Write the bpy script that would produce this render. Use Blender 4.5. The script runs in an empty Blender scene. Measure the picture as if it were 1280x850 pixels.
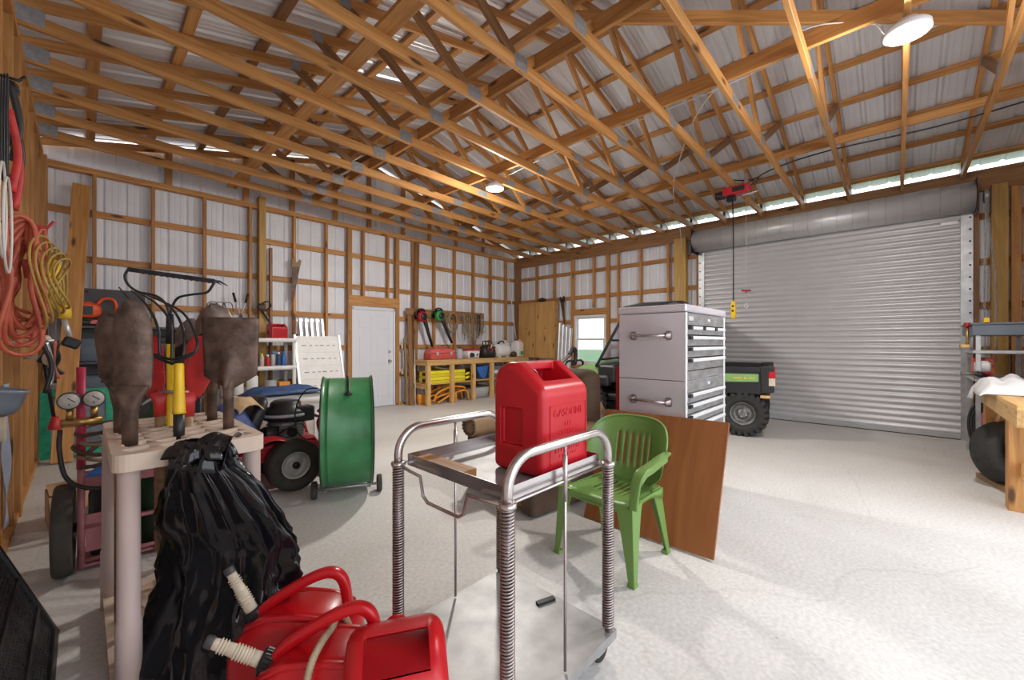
import bpy, bmesh, math, random
from mathutils import Vector as V, Matrix, Euler, noise

random.seed(7)
PI = math.pi
S = bpy.context.scene
COL = S.collection

# ------------------------------------------------------------------ camera
cam = bpy.data.cameras.new('camera')
cam.sensor_width = 36
cam.lens = 509.1 / 1280 * 36
cam.shift_y = 2.3 / 1280
cam.clip_start = 0.05
co = bpy.data.objects.new('camera', cam)
COL.objects.link(co)
co.location = (0, 0, 1.37)
co.rotation_euler = (PI / 2, 0, -math.radians(46.587))
S.camera = co

# ------------------------------------------------------------------ world, lights, exposure
SKY = 2.8
wd = bpy.data.worlds.new('overcast_sky')
S.world = wd
wd.use_nodes = True
nt = wd.node_tree
bg = nt.nodes['Background']
tc = nt.nodes.new('ShaderNodeTexCoord')
sp = nt.nodes.new('ShaderNodeSeparateXYZ')
cr = nt.nodes.new('ShaderNodeValToRGB')
cr.color_ramp.elements[0].position = 0.0
cr.color_ramp.elements[0].color = (0.95, 0.97, 1.0, 1)
cr.color_ramp.elements[1].position = 0.7
cr.color_ramp.elements[1].color = (0.80, 0.88, 1.0, 1)
nt.links.new(tc.outputs['Generated'], sp.inputs[0])
nt.links.new(sp.outputs['Z'], cr.inputs[0])
nt.links.new(cr.outputs[0], bg.inputs['Color'])
bg.inputs['Strength'].default_value = SKY
LAMP_W = (50, 84)     # downward LED disc: near lamp, far lamp
GLOW_W = (52, 70)     # sideways spill of each lens
S.view_settings.view_transform = 'Standard'
S.view_settings.look = 'None'
S.view_settings.exposure = 0.1
S.view_settings.gamma = 1.0
S.view_settings.use_curve_mapping = False

# ------------------------------------------------------------------ materials
def new_mat(name):
    m = bpy.data.materials.new(name)
    m.use_nodes = True
    n = m.node_tree.nodes
    return m, n, m.node_tree.links, n['Principled BSDF']

def plain(name, col, rough=0.5, metal=0.0, var=0.12, scale=6.0, bump=0.0, bscale=60.0, coat=0.0, detail=4.0, aniso=None, randv=0.0, bdist=0.01, bdet=5):
    """colour broken up by noise (dirt / wear), optional fine bump"""
    m, n, l, b = new_mat(name)
    t = n.new('ShaderNodeTexCoord')
    mp = n.new('ShaderNodeMapping')
    if aniso: mp.inputs['Scale'].default_value = aniso
    l.new(t.outputs['Object'], mp.inputs[0])
    nz = n.new('ShaderNodeTexNoise')
    nz.inputs['Scale'].default_value = scale
    nz.inputs['Detail'].default_value = detail
    l.new(mp.outputs[0], nz.inputs['Vector'])
    r = n.new('ShaderNodeValToRGB')
    r.color_ramp.elements[0].position = 0.3
    r.color_ramp.elements[1].position = 0.72
    a = [c * (1 - var) for c in col]
    z = [min(1, c * (1 + var)) for c in col]
    r.color_ramp.elements[0].color = (*a, 1)
    r.color_ramp.elements[1].color = (*z, 1)
    l.new(nz.outputs['Fac'], r.inputs[0])
    last = r.outputs[0]
    if randv:
        oi = n.new('ShaderNodeObjectInfo')
        mr = n.new('ShaderNodeMapRange')
        mr.inputs['To Min'].default_value = 1 - randv
        mr.inputs['To Max'].default_value = 1 + randv
        l.new(oi.outputs['Random'], mr.inputs['Value'])
        hs = n.new('ShaderNodeHueSaturation')
        l.new(mr.outputs[0], hs.inputs['Value'])
        l.new(last, hs.inputs['Color'])
        last = hs.outputs[0]
    l.new(last, b.inputs['Base Color'])
    b.inputs['Roughness'].default_value = rough
    b.inputs['Metallic'].default_value = metal
    if coat: b.inputs['Coat Weight'].default_value = coat
    if bump:
        n2 = n.new('ShaderNodeTexNoise')
        n2.inputs['Scale'].default_value = bscale
        n2.inputs['Detail'].default_value = bdet
        l.new(mp.outputs[0], n2.inputs['Vector'])
        bp = n.new('ShaderNodeBump')
        bp.inputs['Strength'].default_value = bump
        bp.inputs['Distance'].default_value = bdist
        l.new(n2.outputs['Fac'], bp.inputs['Height'])
        l.new(bp.outputs[0], b.inputs['Normal'])
    return m

def wood(name, light, dark, knot=(0.09, 0.035, 0.012), rough=0.55, across=22.0, along=1.3, randv=0.16, knots=True):
    """grain running along the object's own X axis"""
    m, n, l, b = new_mat(name)
    t = n.new('ShaderNodeTexCoord')
    oi = n.new('ShaderNodeObjectInfo')
    ad = n.new('ShaderNodeVectorMath'); ad.operation = 'ADD'
    sc = n.new('ShaderNodeVectorMath'); sc.operation = 'SCALE'
    cb = n.new('ShaderNodeCombineXYZ')
    l.new(oi.outputs['Random'], cb.inputs[0]); l.new(oi.outputs['Random'], cb.inputs[1]); l.new(oi.outputs['Random'], cb.inputs[2])
    l.new(cb.outputs[0], sc.inputs[0]); sc.inputs['Scale'].default_value = 37.0
    l.new(t.outputs['Object'], ad.inputs[0]); l.new(sc.outputs[0], ad.inputs[1])
    mp = n.new('ShaderNodeMapping')
    mp.inputs['Scale'].default_value = (along, across, across)
    l.new(ad.outputs[0], mp.inputs[0])
    nz = n.new('ShaderNodeTexNoise')
    nz.inputs['Scale'].default_value = 1.0; nz.inputs['Detail'].default_value = 6; nz.inputs['Distortion'].default_value = 1.2
    l.new(mp.outputs[0], nz.inputs['Vector'])
    r = n.new('ShaderNodeValToRGB')
    r.color_ramp.elements[0].position = 0.32; r.color_ramp.elements[0].color = (*dark, 1)
    r.color_ramp.elements[1].position = 0.66; r.color_ramp.elements[1].color = (*light, 1)
    l.new(nz.outputs['Fac'], r.inputs[0])
    last = r.outputs[0]
    if knots:
        mk = n.new('ShaderNodeMapping'); mk.inputs['Scale'].default_value = (1.6, 5.5, 5.5)
        l.new(ad.outputs[0], mk.inputs[0])
        vo = n.new('ShaderNodeTexVoronoi'); vo.inputs['Scale'].default_value = 1.0
        l.new(mk.outputs[0], vo.inputs['Vector'])
        kr = n.new('ShaderNodeValToRGB')
        kr.color_ramp.elements[0].position = 0.07; kr.color_ramp.elements[0].color = (1, 1, 1, 1)
        kr.color_ramp.elements[1].position = 0.15; kr.color_ramp.elements[1].color = (0, 0, 0, 1)
        l.new(vo.outputs['Distance'], kr.inputs[0])
        mx = n.new('ShaderNodeMix'); mx.data_type = 'RGBA'
        l.new(kr.outputs[0], mx.inputs['Factor'])
        l.new(last, mx.inputs['A']); mx.inputs['B'].default_value = (*knot, 1)
        last = mx.outputs['Result']
    hs = n.new('ShaderNodeHueSaturation')
    mr = n.new('ShaderNodeMapRange')
    mr.inputs['To Min'].default_value = 1 - randv; mr.inputs['To Max'].default_value = 1 + randv
    l.new(oi.outputs['Random'], mr.inputs['Value'])
    l.new(mr.outputs[0], hs.inputs['Value']); l.new(last, hs.inputs['Color'])
    l.new(hs.outputs[0], b.inputs['Base Color'])
    b.inputs['Roughness'].default_value = rough
    return m

def metal_brushed(name, col, rough=0.3, stretch=(1, 1, 60), var=0.15, metal=1.0):
    return plain(name, col, rough, metal, var, 1.5, 0.05, 3.0, aniso=stretch)

M = {}
M['pine'] = wood('pine_framing', (0.58, 0.29, 0.092), (0.38, 0.165, 0.045))
M['pine_pale'] = wood('pine_new', (0.72, 0.47, 0.20), (0.55, 0.31, 0.11))
M['pine_dark'] = wood('pine_aged', (0.34, 0.175, 0.07), (0.20, 0.095, 0.037))
M['post'] = wood('treated_post', (0.55, 0.34, 0.09), (0.40, 0.22, 0.05))
M['ply'] = wood('plywood_stained', (0.36, 0.125, 0.035), (0.225, 0.07, 0.018), across=6.5, along=1.1, randv=0.0, knots=False)
M['osb'] = wood('plywood_pale', (0.62, 0.36, 0.13), (0.48, 0.26, 0.085), across=6, along=1.0, randv=0.05)
M['handle_wood'] = wood('tool_handle_wood', (0.36, 0.24, 0.12), (0.22, 0.13, 0.06), knots=False, randv=0.1)
M['siding'] = plain('siding_steel', (0.80, 0.82, 0.88), 0.45, 0.0, 0.05, 3)
M['roof'] = plain('roof_steel', (0.74, 0.75, 0.79), 0.33, 0.35, 0.06, 2)
M['galv'] = plain('galvanised_steel', (0.50, 0.52, 0.54), 0.42, 0.7, 0.22, 9)
M['hood'] = plain('hood_galvanised', (0.62, 0.63, 0.64), 0.36, 0.35, 0.06, 4)
M['plate'] = plain('truss_plate_steel', (0.33, 0.34, 0.36), 0.5, 0.5, 0.15, 30)
M['door_slat'] = plain('roll_door_enamel', (0.62, 0.62, 0.64), 0.32, 0.25, 0.04, 3)
M['white_paint'] = plain('white_door_paint', (0.74, 0.76, 0.82), 0.4, 0, 0.02, 3)
M['white_plastic'] = plain('white_plastic', (0.80, 0.79, 0.77), 0.42, 0, 0.05, 8)
M['alu'] = plain('aluminium', (0.75, 0.77, 0.80), 0.38, 0.55, 0.08, 5)
M['stainless'] = metal_brushed('stainless', (0.64, 0.61, 0.61), 0.25)
M['stainless_worn'] = plain('stainless_worn', (0.34, 0.335, 0.33), 0.45, 0.5, 0.25, 7, 0.04, 30)
M['tube_steel'] = plain('cart_tube_steel', (0.60, 0.56, 0.55), 0.27, 1.0, 0.12, 14)
M['spring_steel'] = plain('spring_steel', (0.40, 0.34, 0.33), 0.35, 1.0, 0.2, 25)
M['chest_end'] = plain('chest_polished', (0.78, 0.74, 0.80), 0.22, 0.45, 0.05, 1.2, 0.55, 2.4, aniso=(1, .8, 1.8), detail=1, bdist=0.06, bdet=0)
M['chest_drawer'] = plain('chest_drawer_steel', (0.55, 0.56, 0.57), 0.38, 0.8, 0.28, 6, aniso=(1, 1, 3))
M['chest_trim'] = plain('chest_trim', (0.86, 0.87, 0.89), 0.32, 0.3, 0.03, 5)
M['red_can'] = plain('red_polyethylene', (0.50, 0.007, 0.016), 0.34, 0, 0.1, 6, 0.03, 90)
M['red_can_bright'] = plain('red_polyethylene_bright', (0.56, 0.006, 0.012), 0.30, 0, 0.08, 6, 0.02, 90)
M['red_faded'] = plain('red_plastic_faded', (0.66, 0.13, 0.11), 0.5, 0, 0.08, 6)
M['red_paint'] = plain('red_paint', (0.45, 0.02, 0.03), 0.3, 0, 0.15, 10)
M['red_worn'] = plain('red_worn_paint', (0.55, 0.03, 0.03), 0.45, 0, 0.3, 14)
M['pink_paint'] = plain('pinkish_red_paint', (0.40, 0.145, 0.165), 0.5, 0, 0.2, 12)
M['magenta'] = plain('magenta_red_pole', (0.48, 0.03, 0.08), 0.45, 0, 0.15, 12)
M['green_chair'] = plain('green_plastic', (0.15, 0.27, 0.065), 0.28, 0, 0.05, 4)
M['green_drum'] = plain('green_drum_paint', (0.035, 0.19, 0.065), 0.36, 0.0, 0.25, 7, 0.06, 25, detail=8)
M['green_utv'] = plain('green_body_plastic', (0.23, 0.40, 0.14), 0.35, 0, 0.1, 4)
M['green_dark'] = plain('dark_green_paint', (0.012, 0.06, 0.02), 0.4, 0, 0.25, 8)
M['green_sash'] = plain('green_sash_paint', (0.02, 0.36, 0.20), 0.55, 0, 0.25, 18)
M['green_tool'] = plain('green_tool_plastic', (0.03, 0.40, 0.08), 0.4, 0, 0.1, 10)
M['black_bag'] = plain('black_poly_bag', (0.008, 0.008, 0.010), 0.15, 0, 0.2, 5, 0.4, 7)
M['black'] = plain('black_plastic', (0.017, 0.017, 0.019), 0.42, 0, 0.2, 8)
M['black_metal'] = plain('black_metal', (0.022, 0.022, 0.025), 0.38, 0.4, 0.25, 12)
M['rubber'] = plain('rubber', (0.028, 0.027, 0.026), 0.75, 0, 0.3, 18, 0.1, 40)
M['tire_dusty'] = plain('rubber_dusty', (0.05, 0.045, 0.038), 0.8, 0, 0.4, 7, 0.1, 40)
M['dark_grey'] = plain('dark_grey_panel', (0.075, 0.073, 0.077), 0.5, 0.1, 0.12, 4)
M['grey_plastic'] = plain('blue_grey_plastic', (0.16, 0.18, 0.22), 0.32, 0, 0.1, 6)
M['grey_tool'] = plain('grey_box_plastic', (0.13, 0.16, 0.20), 0.42, 0, 0.1, 6)
M['light_grey'] = plain('light_grey', (0.47, 0.48, 0.50), 0.45, 0, 0.08, 6)
M['rust'] = plain('rusty_steel', (0.125, 0.082, 0.062), 0.55, 0.4, 0.6, 16, 0.25, 55, detail=12)
M['rust_light'] = plain('rusty_steel_grey', (0.20, 0.15, 0.125), 0.5, 0.45, 0.5, 14, 0.2, 45, detail=9)
M['fork_steel'] = plain('fork_steel', (0.05, 0.052, 0.058), 0.42, 0.7, 0.3, 20)
M['beige'] = plain('beige_resin', (0.67, 0.535, 0.43), 0.5, 0, 0.1, 7)
M['beige_leg'] = plain('pinkish_beige_resin', (0.60, 0.47, 0.43), 0.45, 0, 0.07, 4)
M['yellow'] = plain('yellow_plastic', (0.80, 0.50, 0.02), 0.38, 0, 0.08, 10)
M['yellow_case'] = plain('yellow_case', (0.85, 0.72, 0.03), 0.4, 0, 0.06, 8)
M['orange'] = plain('orange_plastic', (0.80, 0.30, 0.02), 0.42, 0, 0.1, 9)
M['orange_saw'] = plain('orange_saw_plastic', (0.75, 0.09, 0.02), 0.38, 0, 0.15, 12)
M['cord_orange'] = plain('orange_cord_rubber', (0.52, 0.105, 0.055), 0.45, 0, 0.15, 15)
M['cord_yellow'] = plain('olive_yellow_cord', (0.42, 0.27, 0.05), 0.5, 0, 0.2, 15)
M['cord_black'] = plain('black_cord', (0.012, 0.012, 0.012), 0.5)
M['cord_white'] = plain('white_wire', (0.72, 0.70, 0.66), 0.5)
M['rope'] = plain('brown_rope', (0.30, 0.215, 0.13), 0.8, 0, 0.3, 30)
M['wire_grey'] = plain('grey_wire', (0.34, 0.345, 0.36), 0.45, 0.4, 0.2, 30)
M['brown_leather'] = plain('dark_brown_leather', (0.085, 0.05, 0.032), 0.55, 0, 0.3, 10, 0.15, 30)
M['brown_suede'] = plain('brown_suede', (0.085, 0.05, 0.026), 0.8, 0, 0.2, 9, 0.1, 60)
M['tan_leather'] = plain('tan_fabric', (0.29, 0.18, 0.095), 0.65, 0, 0.15, 6, 0.1, 60)
M['tan_lid'] = plain('tan_canvas', (0.50, 0.33, 0.18), 0.7, 0, 0.15, 9, 0.1, 60)
M['blue_tarp'] = plain('blue_tarp', (0.03, 0.075, 0.19), 0.45, 0, 0.35, 9, 0.2, 30)
M['blue_cloth'] = plain('blue_nylon', (0.06, 0.09, 0.24), 0.33, 0, 0.25, 6, 0.2, 20)
M['blue_bright'] = plain('blue_plastic', (0.05, 0.17, 0.55), 0.4, 0, 0.15, 8)
M['blue_foam'] = plain('blue_grey_foil', (0.36, 0.42, 0.55), 0.5, 0, 0.12, 9, 0.2, 20)
M['cream'] = plain('cream_plastic', (0.66, 0.57, 0.43), 0.42, 0, 0.12, 20)
M['hose_tan'] = plain('tan_ribbed_hose', (0.45, 0.35, 0.22), 0.5, 0, 0.2, 25)
M['cardboard'] = plain('cardboard', (0.50, 0.31, 0.17), 0.75, 0, 0.08, 8)
M['white_bag'] = plain('white_poly_sheet', (0.82, 0.83, 0.84), 0.38, 0, 0.05, 9, 0.3, 14)
M['glass_milky'] = plain('clear_vinyl', (0.62, 0.66, 0.78), 0.15, 0, 0.08, 5)
M['engine_grey'] = plain('engine_alloy', (0.20, 0.195, 0.19), 0.45, 0.5, 0.4, 14)
M['rim'] = plain('painted_rim', (0.50, 0.48, 0.45), 0.45, 0.3, 0.2, 12)
M['dial'] = plain('gauge_face', (0.62, 0.60, 0.56), 0.35, 0, 0.08, 20)
M['brass'] = plain('brass', (0.52, 0.33, 0.12), 0.35, 0.9, 0.2, 20)
M['muted'] = plain('faded_label_paper', (0.60, 0.50, 0.42), 0.6, 0, 0.2, 20)
M['grass'] = plain('grass_ground', (0.10, 0.19, 0.045), 0.9, 0, 0.4, 3)
M['pale_bounce'] = plain('gravel_bounce', (0.45, 0.43, 0.40), 0.9, 0, 0.2, 5)

def glass(name, col=(0.9, 0.95, 1.0), rough=0.05, mixf=0.12):
    m, n, l, b = new_mat(name)
    out = n['Material Output']
    tr = n.new('ShaderNodeBsdfTransparent'); tr.inputs[0].default_value = (*col, 1)
    b.inputs['Base Color'].default_value = (0.75, 0.8, 0.9, 1)
    b.inputs['Roughness'].default_value = rough
    mx = n.new('ShaderNodeMixShader')
    mx.inputs[0].default_value = mixf
    l.new(tr.outputs[0], mx.inputs[1]); l.new(b.outputs[0], mx.inputs[2])
    l.new(mx.outputs[0], out.inputs[0])
    return m
M['glass'] = glass('window_glass')
M['vinyl'] = glass('windshield_vinyl', (0.80, 0.86, 1.0), 0.15, 0.5)

def emit(name, col, st):
    m, n, l, b = new_mat(name)
    b.inputs['Base Color'].default_value = (*col, 1)
    b.inputs['Emission Color'].default_value = (*col, 1)
    b.inputs['Emission Strength'].default_value = st
    return m
M['led'] = emit('led_lens', (1.0, 0.98, 0.95), 9.0)
M['tail_red'] = plain('tail_light_red', (0.55, 0.01, 0.015), 0.2, 0, 0.1, 10)

def concrete():
    m, n, l, b = new_mat('concrete_slab')
    t = n.new('ShaderNodeTexCoord')
    a = n.new('ShaderNodeTexNoise'); a.inputs['Scale'].default_value = 0.7; a.inputs['Detail'].default_value = 7; a.inputs['Distortion'].default_value = 0.6
    l.new(t.outputs['Object'], a.inputs['Vector'])
    r = n.new('ShaderNodeValToRGB')
    r.color_ramp.elements[0].position = 0.3; r.color_ramp.elements[0].color = (0.56, 0.535, 0.50, 1)
    r.color_ramp.elements[1].position = 0.7; r.color_ramp.elements[1].color = (0.72, 0.70, 0.67, 1)
    l.new(a.outputs['Fac'], r.inputs[0])
    f = n.new('ShaderNodeTexNoise'); f.inputs['Scale'].default_value = 45; f.inputs['Detail'].default_value = 6
    l.new(t.outputs['Object'], f.inputs['Vector'])
    fr = n.new('ShaderNodeMapRange'); fr.inputs['From Min'].default_value = 0.3; fr.inputs['From Max'].default_value = 0.7
    fr.inputs['To Min'].default_value = 0.86; fr.inputs['To Max'].default_value = 1.1
    l.new(f.outputs['Fac'], fr.inputs['Value'])
    m1 = n.new('ShaderNodeMix'); m1.data_type = 'RGBA'; m1.blend_type = 'MULTIPLY'; m1.inputs['Factor'].default_value = 1
    l.new(r.outputs[0], m1.inputs['A']); l.new(fr.outputs[0], m1.inputs['B'])
    # dark specks of grit
    v = n.new('ShaderNodeTexVoronoi'); v.inputs['Scale'].default_value = 2.6
    l.new(t.outputs['Object'], v.inputs['Vector'])
    vr = n.new('ShaderNodeValToRGB')
    vr.color_ramp.elements[0].position = 0.015; vr.color_ramp.elements[0].color = (0.16, 0.14, 0.12, 1)
    vr.color_ramp.elements[1].position = 0.032; vr.color_ramp.elements[1].color = (1, 1, 1, 1)
    l.new(v.outputs['Distance'], vr.inputs[0])
    m2 = n.new('ShaderNodeMix'); m2.data_type = 'RGBA'; m2.blend_type = 'MULTIPLY'; m2.inputs['Factor'].default_value = 0.9
    l.new(m1.outputs['Result'], m2.inputs['A']); l.new(vr.outputs[0], m2.inputs['B'])
    # hairline cracks
    d = n.new('ShaderNodeTexNoise'); d.inputs['Scale'].default_value = 1.3; d.inputs['Detail'].default_value = 5
    l.new(t.outputs['Object'], d.inputs['Vector'])
    mv = n.new('ShaderNodeMix'); mv.data_type = 'VECTOR'; mv.inputs['Factor'].default_value = 0.22
    l.new(t.outputs['Object'], mv.inputs['A']); l.new(d.outputs['Color'], mv.inputs['B'])
    c = n.new('ShaderNodeTexVoronoi'); c.feature = 'DISTANCE_TO_EDGE'; c.inputs['Scale'].default_value = 0.55
    l.new(mv.outputs['Result'], c.inputs['Vector'])
    cr2 = n.new('ShaderNodeValToRGB')
    cr2.color_ramp.elements[0].position = 0.0; cr2.color_ramp.elements[0].color = (0.72, 0.7, 0.68, 1)
    cr2.color_ramp.elements[1].position = 0.004; cr2.color_ramp.elements[1].color = (1, 1, 1, 1)
    l.new(c.outputs['Distance'], cr2.inputs[0])
    m3 = n.new('ShaderNodeMix'); m3.data_type = 'RGBA'; m3.blend_type = 'MULTIPLY'; m3.inputs['Factor'].default_value = 0.32
    l.new(m2.outputs['Result'], m3.inputs['A']); l.new(cr2.outputs[0], m3.inputs['B'])
    l.new(m3.outputs['Result'], b.inputs['Base Color'])
    b.inputs['Roughness'].default_value = 0.55
    bp = n.new('ShaderNodeBump'); bp.inputs['Strength'].default_value = 0.12; bp.inputs['Distance'].default_value = 0.01
    l.new(f.outputs['Fac'], bp.inputs['Height']); l.new(bp.outputs[0], b.inputs['Normal'])
    return m
M['concrete'] = concrete()

# ------------------------------------------------------------------ mesh helpers
class MB:
    """collects shapes, then becomes ONE mesh object"""
    def __init__(s): s.v = []; s.f = []; s.sm = []
    def add(s, vs, fs, smooth=False):
        o = len(s.v); s.v += [tuple(p) for p in vs]
        s.f += [tuple(i + o for i in f) for f in fs]; s.sm += [smooth] * len(fs); return s
    def box(s, c, d, R=None):
        c = V(c); h = [x / 2 for x in d]; vs = []
        for z in (-1, 1):
            for x, y in ((-1, -1), (1, -1), (1, 1), (-1, 1)):
                p = V((x * h[0], y * h[1], z * h[2]))
                if R is not None: p = R @ p
                vs.append(p + c)
        return s.add(vs, [(3, 2, 1, 0), (4, 5, 6, 7), (0, 1, 5, 4), (1, 2, 6, 5), (2, 3, 7, 6), (3, 0, 4, 7)])
    def bb(s, x0, x1, y0, y1, z0, z1):
        return s.box(((x0 + x1) / 2, (y0 + y1) / 2, (z0 + z1) / 2), (abs(x1 - x0), abs(y1 - y0), abs(z1 - z0)))
    def beam(s, p0, p1, w, h, up=(0, 0, 1)):
        p0 = V(p0); p1 = V(p1); x = (p1 - p0); L = x.length; x.normalize()
        y = V(up).cross(x)
        if y.length < 1e-4: y = V((0, 1, 0)).cross(x)
        y.normalize(); z = x.cross(y)
        R = Matrix((x, y, z)).transposed()
        return s.box((p0 + p1) / 2, (L, w, h), R)
    def tube(s, pts, r, n=8, closed=False, caps=True, smooth=True):
        pts = [V(p) for p in pts]; N = len(pts)
        rs = r if isinstance(r, (list, tuple)) else [r] * N
        T = []
        for i in range(N):
            if closed: t = pts[(i + 1) % N] - pts[i - 1]
            else: t = pts[min(i + 1, N - 1)] - pts[max(i - 1, 0)]
            if t.length < 1e-9: t = V((0, 0, 1))
            T.append(t.normalized())
        a = V((0, 0, 1)) if abs(T[0].z) < 0.9 else V((1, 0, 0))
        u = (a - T[0] * a.dot(T[0])).normalized()
        vs = []
        for i in range(N):
            u = u - T[i] * u.dot(T[i])
            if u.length < 1e-6: u = T[i].orthogonal()
            u.normalize(); w = T[i].cross(u)
            for k in range(n):
                an = 2 * PI * k / n
                vs.append(pts[i] + (u * math.cos(an) + w * math.sin(an)) * rs[i])
        fs = []
        for i in range(N if closed else N - 1):
            j = (i + 1) % N
            for k in range(n):
                k2 = (k + 1) % n
                fs.append((i * n + k, i * n + k2, j * n + k2, j * n + k))
        s.add(vs, fs, smooth)
        if caps and not closed:
            o = len(s.v) - len(vs)
            s.f.append(tuple(o + k for k in reversed(range(n)))); s.sm.append(False)
            s.f.append(tuple(o + (N - 1) * n + k for k in range(n))); s.sm.append(False)
        return s
    def lathe(s, prof, n=24, M=None, smooth=True, caps=True):
        vs = []; fs = []
        for r, z in prof:
            for k in range(n):
                a = 2 * PI * k / n
                p = V((r * math.cos(a), r * math.sin(a), z))
                vs.append(M @ p if M is not None else p)
        for i in range(len(prof) - 1):
            for k in range(n):
                k2 = (k + 1) % n
                fs.append((i * n + k, i * n + k2, (i + 1) * n + k2, (i + 1) * n + k))
        s.add(vs, fs, smooth)
        if caps:
            o = len(s.v) - len(vs)
            s.f.append(tuple(o + k for k in reversed(range(n)))); s.sm.append(False)
            s.f.append(tuple(o + (len(prof) - 1) * n + k for k in range(n))); s.sm.append(False)
        return s
    def cyl(s, p0, p1, r, n=16, r2=None, smooth=True):
        return s.tube([p0, p1], [r, r if r2 is None else r2], n, smooth=smooth)
    def loft(s, rings, closed_ring=True, caps=True, smooth=True):
        n = len(rings[0]); vs = [p for r in rings for p in r]; fs = []
        for i in range(len(rings) - 1):
            for k in range(n if closed_ring else n - 1):
                k2 = (k + 1) % n
                fs.append((i * n + k, i * n + k2, (i + 1) * n + k2, (i + 1) * n + k))
        s.add(vs, fs, smooth)
        if caps and closed_ring:
            o = len(s.v) - len(vs)
            s.f.append(tuple(o + k for k in reversed(range(n)))); s.sm.append(smooth)
            s.f.append(tuple(o + (len(rings) - 1) * n + k for k in range(n))); s.sm.append(smooth)
        return s
    def prism(s, out, t0, t1, axis='z', M=None):
        def mk(a, b, t):
            p = {'z': (a, b, t), 'y': (a, t, b), 'x': (t, a, b)}[axis]
            p = V(p); return M @ p if M is not None else p
        n = len(out); vs = [mk(a, b, t0) for a, b in out] + [mk(a, b, t1) for a, b in out]
        fs = [tuple(reversed(range(n))), tuple(range(n, 2 * n))] + [(i, (i + 1) % n, n + (i + 1) % n, n + i) for i in range(n)]
        return s.add(vs, fs)
    def ell(s, c, r, n=16, m=10, R=None):
        c = V(c); vs = []; fs = []
        for i in range(m + 1):
            th = PI * i / m
            for k in range(n):
                a = 2 * PI * k / n
                p = V((r[0] * math.sin(th) * math.cos(a), r[1] * math.sin(th) * math.sin(a), r[2] * math.cos(th)))
                if R is not None: p = R @ p
                vs.append(p + c)
        for i in range(m):
            for k in range(n):
                k2 = (k + 1) % n
                fs.append((i * n + k, (i + 1) * n + k, (i + 1) * n + k2, i * n + k2))
        return s.add(vs, fs, True)
    def grid(s, fn, nu, nv, smooth=True, skip=None):
        vs = [fn(i / nu, j / nv) for j in range(nv + 1) for i in range(nu + 1)]
        fs = []
        for j in range(nv):
            for i in range(nu):
                if skip and skip(i, j): continue
                a = j * (nu + 1) + i
                fs.append((a, a + 1, a + nu + 2, a + nu + 1))
        return s.add(vs, fs, smooth)
    def xf(s, Mx):
        s.v = [tuple(Mx @ V(p)) for p in s.v]; return s
    def mesh(s, name):
        me = bpy.data.meshes.new(name)
        me.from_pydata(s.v, [], s.f)
        me.polygons.foreach_set('use_smooth', s.sm)
        bm = bmesh.new(); bm.from_mesh(me)
        bmesh.ops.remove_doubles(bm, verts=bm.verts, dist=1e-6)
        bmesh.ops.recalc_face_normals(bm, faces=bm.faces)
        bm.to_mesh(me); bm.free(); me.update()
        return me
    def build(s, name, mat, parent=None, bevel=0, seg=2, solid=0, sub=0, label=None):
        o = bpy.data.objects.new(name, s.mesh(name))
        o.data.materials.append(M[mat] if isinstance(mat, str) else mat)
        COL.objects.link(o)
        if parent: o.parent = parent
        if solid:
            md = o.modifiers.new('solid', 'SOLIDIFY'); md.thickness = solid; md.offset = 0
        if bevel:
            md = o.modifiers.new('bevel', 'BEVEL'); md.width = bevel; md.segments = seg; md.limit_method = 'ANGLE'; md.angle_limit = math.radians(40)
            md.harden_normals = False
        if sub:
            md = o.modifiers.new('sub', 'SUBSURF'); md.levels = sub; md.render_levels = sub
        if label: o['label'] = label
        return o

def tag(o, label, cat, group=None):
    o['label'] = label; o['category'] = cat
    if group: o['group'] = group
    return o
def thing(name, label, cat, loc=(0, 0, 0), rz=0, group=None, rot=None):
    o = bpy.data.objects.new(name, None); COL.objects.link(o)
    o.empty_display_size = 0.1
    o.location = loc; o.rotation_euler = rot if rot else (0, 0, rz)
    return tag(o, label, cat, group)
def structure(name):
    o = bpy.data.objects.new(name, None); COL.objects.link(o); o.empty_display_size = 0.1
    o['kind'] = 'structure'; return o
def dup(root, label, loc=None, rot=None, group=None):
    r = root.copy(); COL.objects.link(r); r['label'] = label
    if group: r['group'] = group
    if loc is not None: r.location = loc
    if rot is not None: r.rotation_euler = rot
    for ch in list(root.children):
        c = ch.copy(); COL.objects.link(c); c.parent = r
        for g in ch.children:
            d = g.copy(); COL.objects.link(d); d.parent = c
    return r
def plank(name, p0, p1, w, h, mat, parent=None, up=(0, 0, 1), bevel=0.003):
    """timber with its own X axis along the grain; w across, h along up"""
    p0 = V(p0); p1 = V(p1); x = p1 - p0; L = x.length; x.normalize()
    y = V(up).cross(x)
    if y.length < 1e-4: y = V((0, 1, 0)).cross(x)
    y.normalize(); z = x.cross(y)
    o = MB().box((L / 2, 0, 0), (L, w, h)).build(name, mat, parent, bevel=bevel, seg=1)
    R = Matrix((x, y, z)).transposed().to_4x4()
    o.matrix_local = Matrix.Translation(p0) @ R
    return o
def carve(o, cutters):
    """subtract shapes from o (applied, nothing left behind)"""
    tmp = []
    for c in cutters:
        k = bpy.data.objects.new('cut', c.mesh('cut')); COL.objects.link(k); tmp.append(k)
        md = o.modifiers.new('b', 'BOOLEAN'); md.object = k; md.operation = 'DIFFERENCE'; md.solver = 'EXACT'
        k.parent = o.parent; 
        if o.parent: k.matrix_parent_inverse.identity()
    bpy.context.view_layer.update()
    dg = bpy.context.evaluated_depsgraph_get()
    me = bpy.data.meshes.new_from_object(o.evaluated_get(dg))
    o.modifiers.clear(); o.data = me
    for k in tmp: bpy.data.objects.remove(k, do_unlink=True)
    return o
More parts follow.
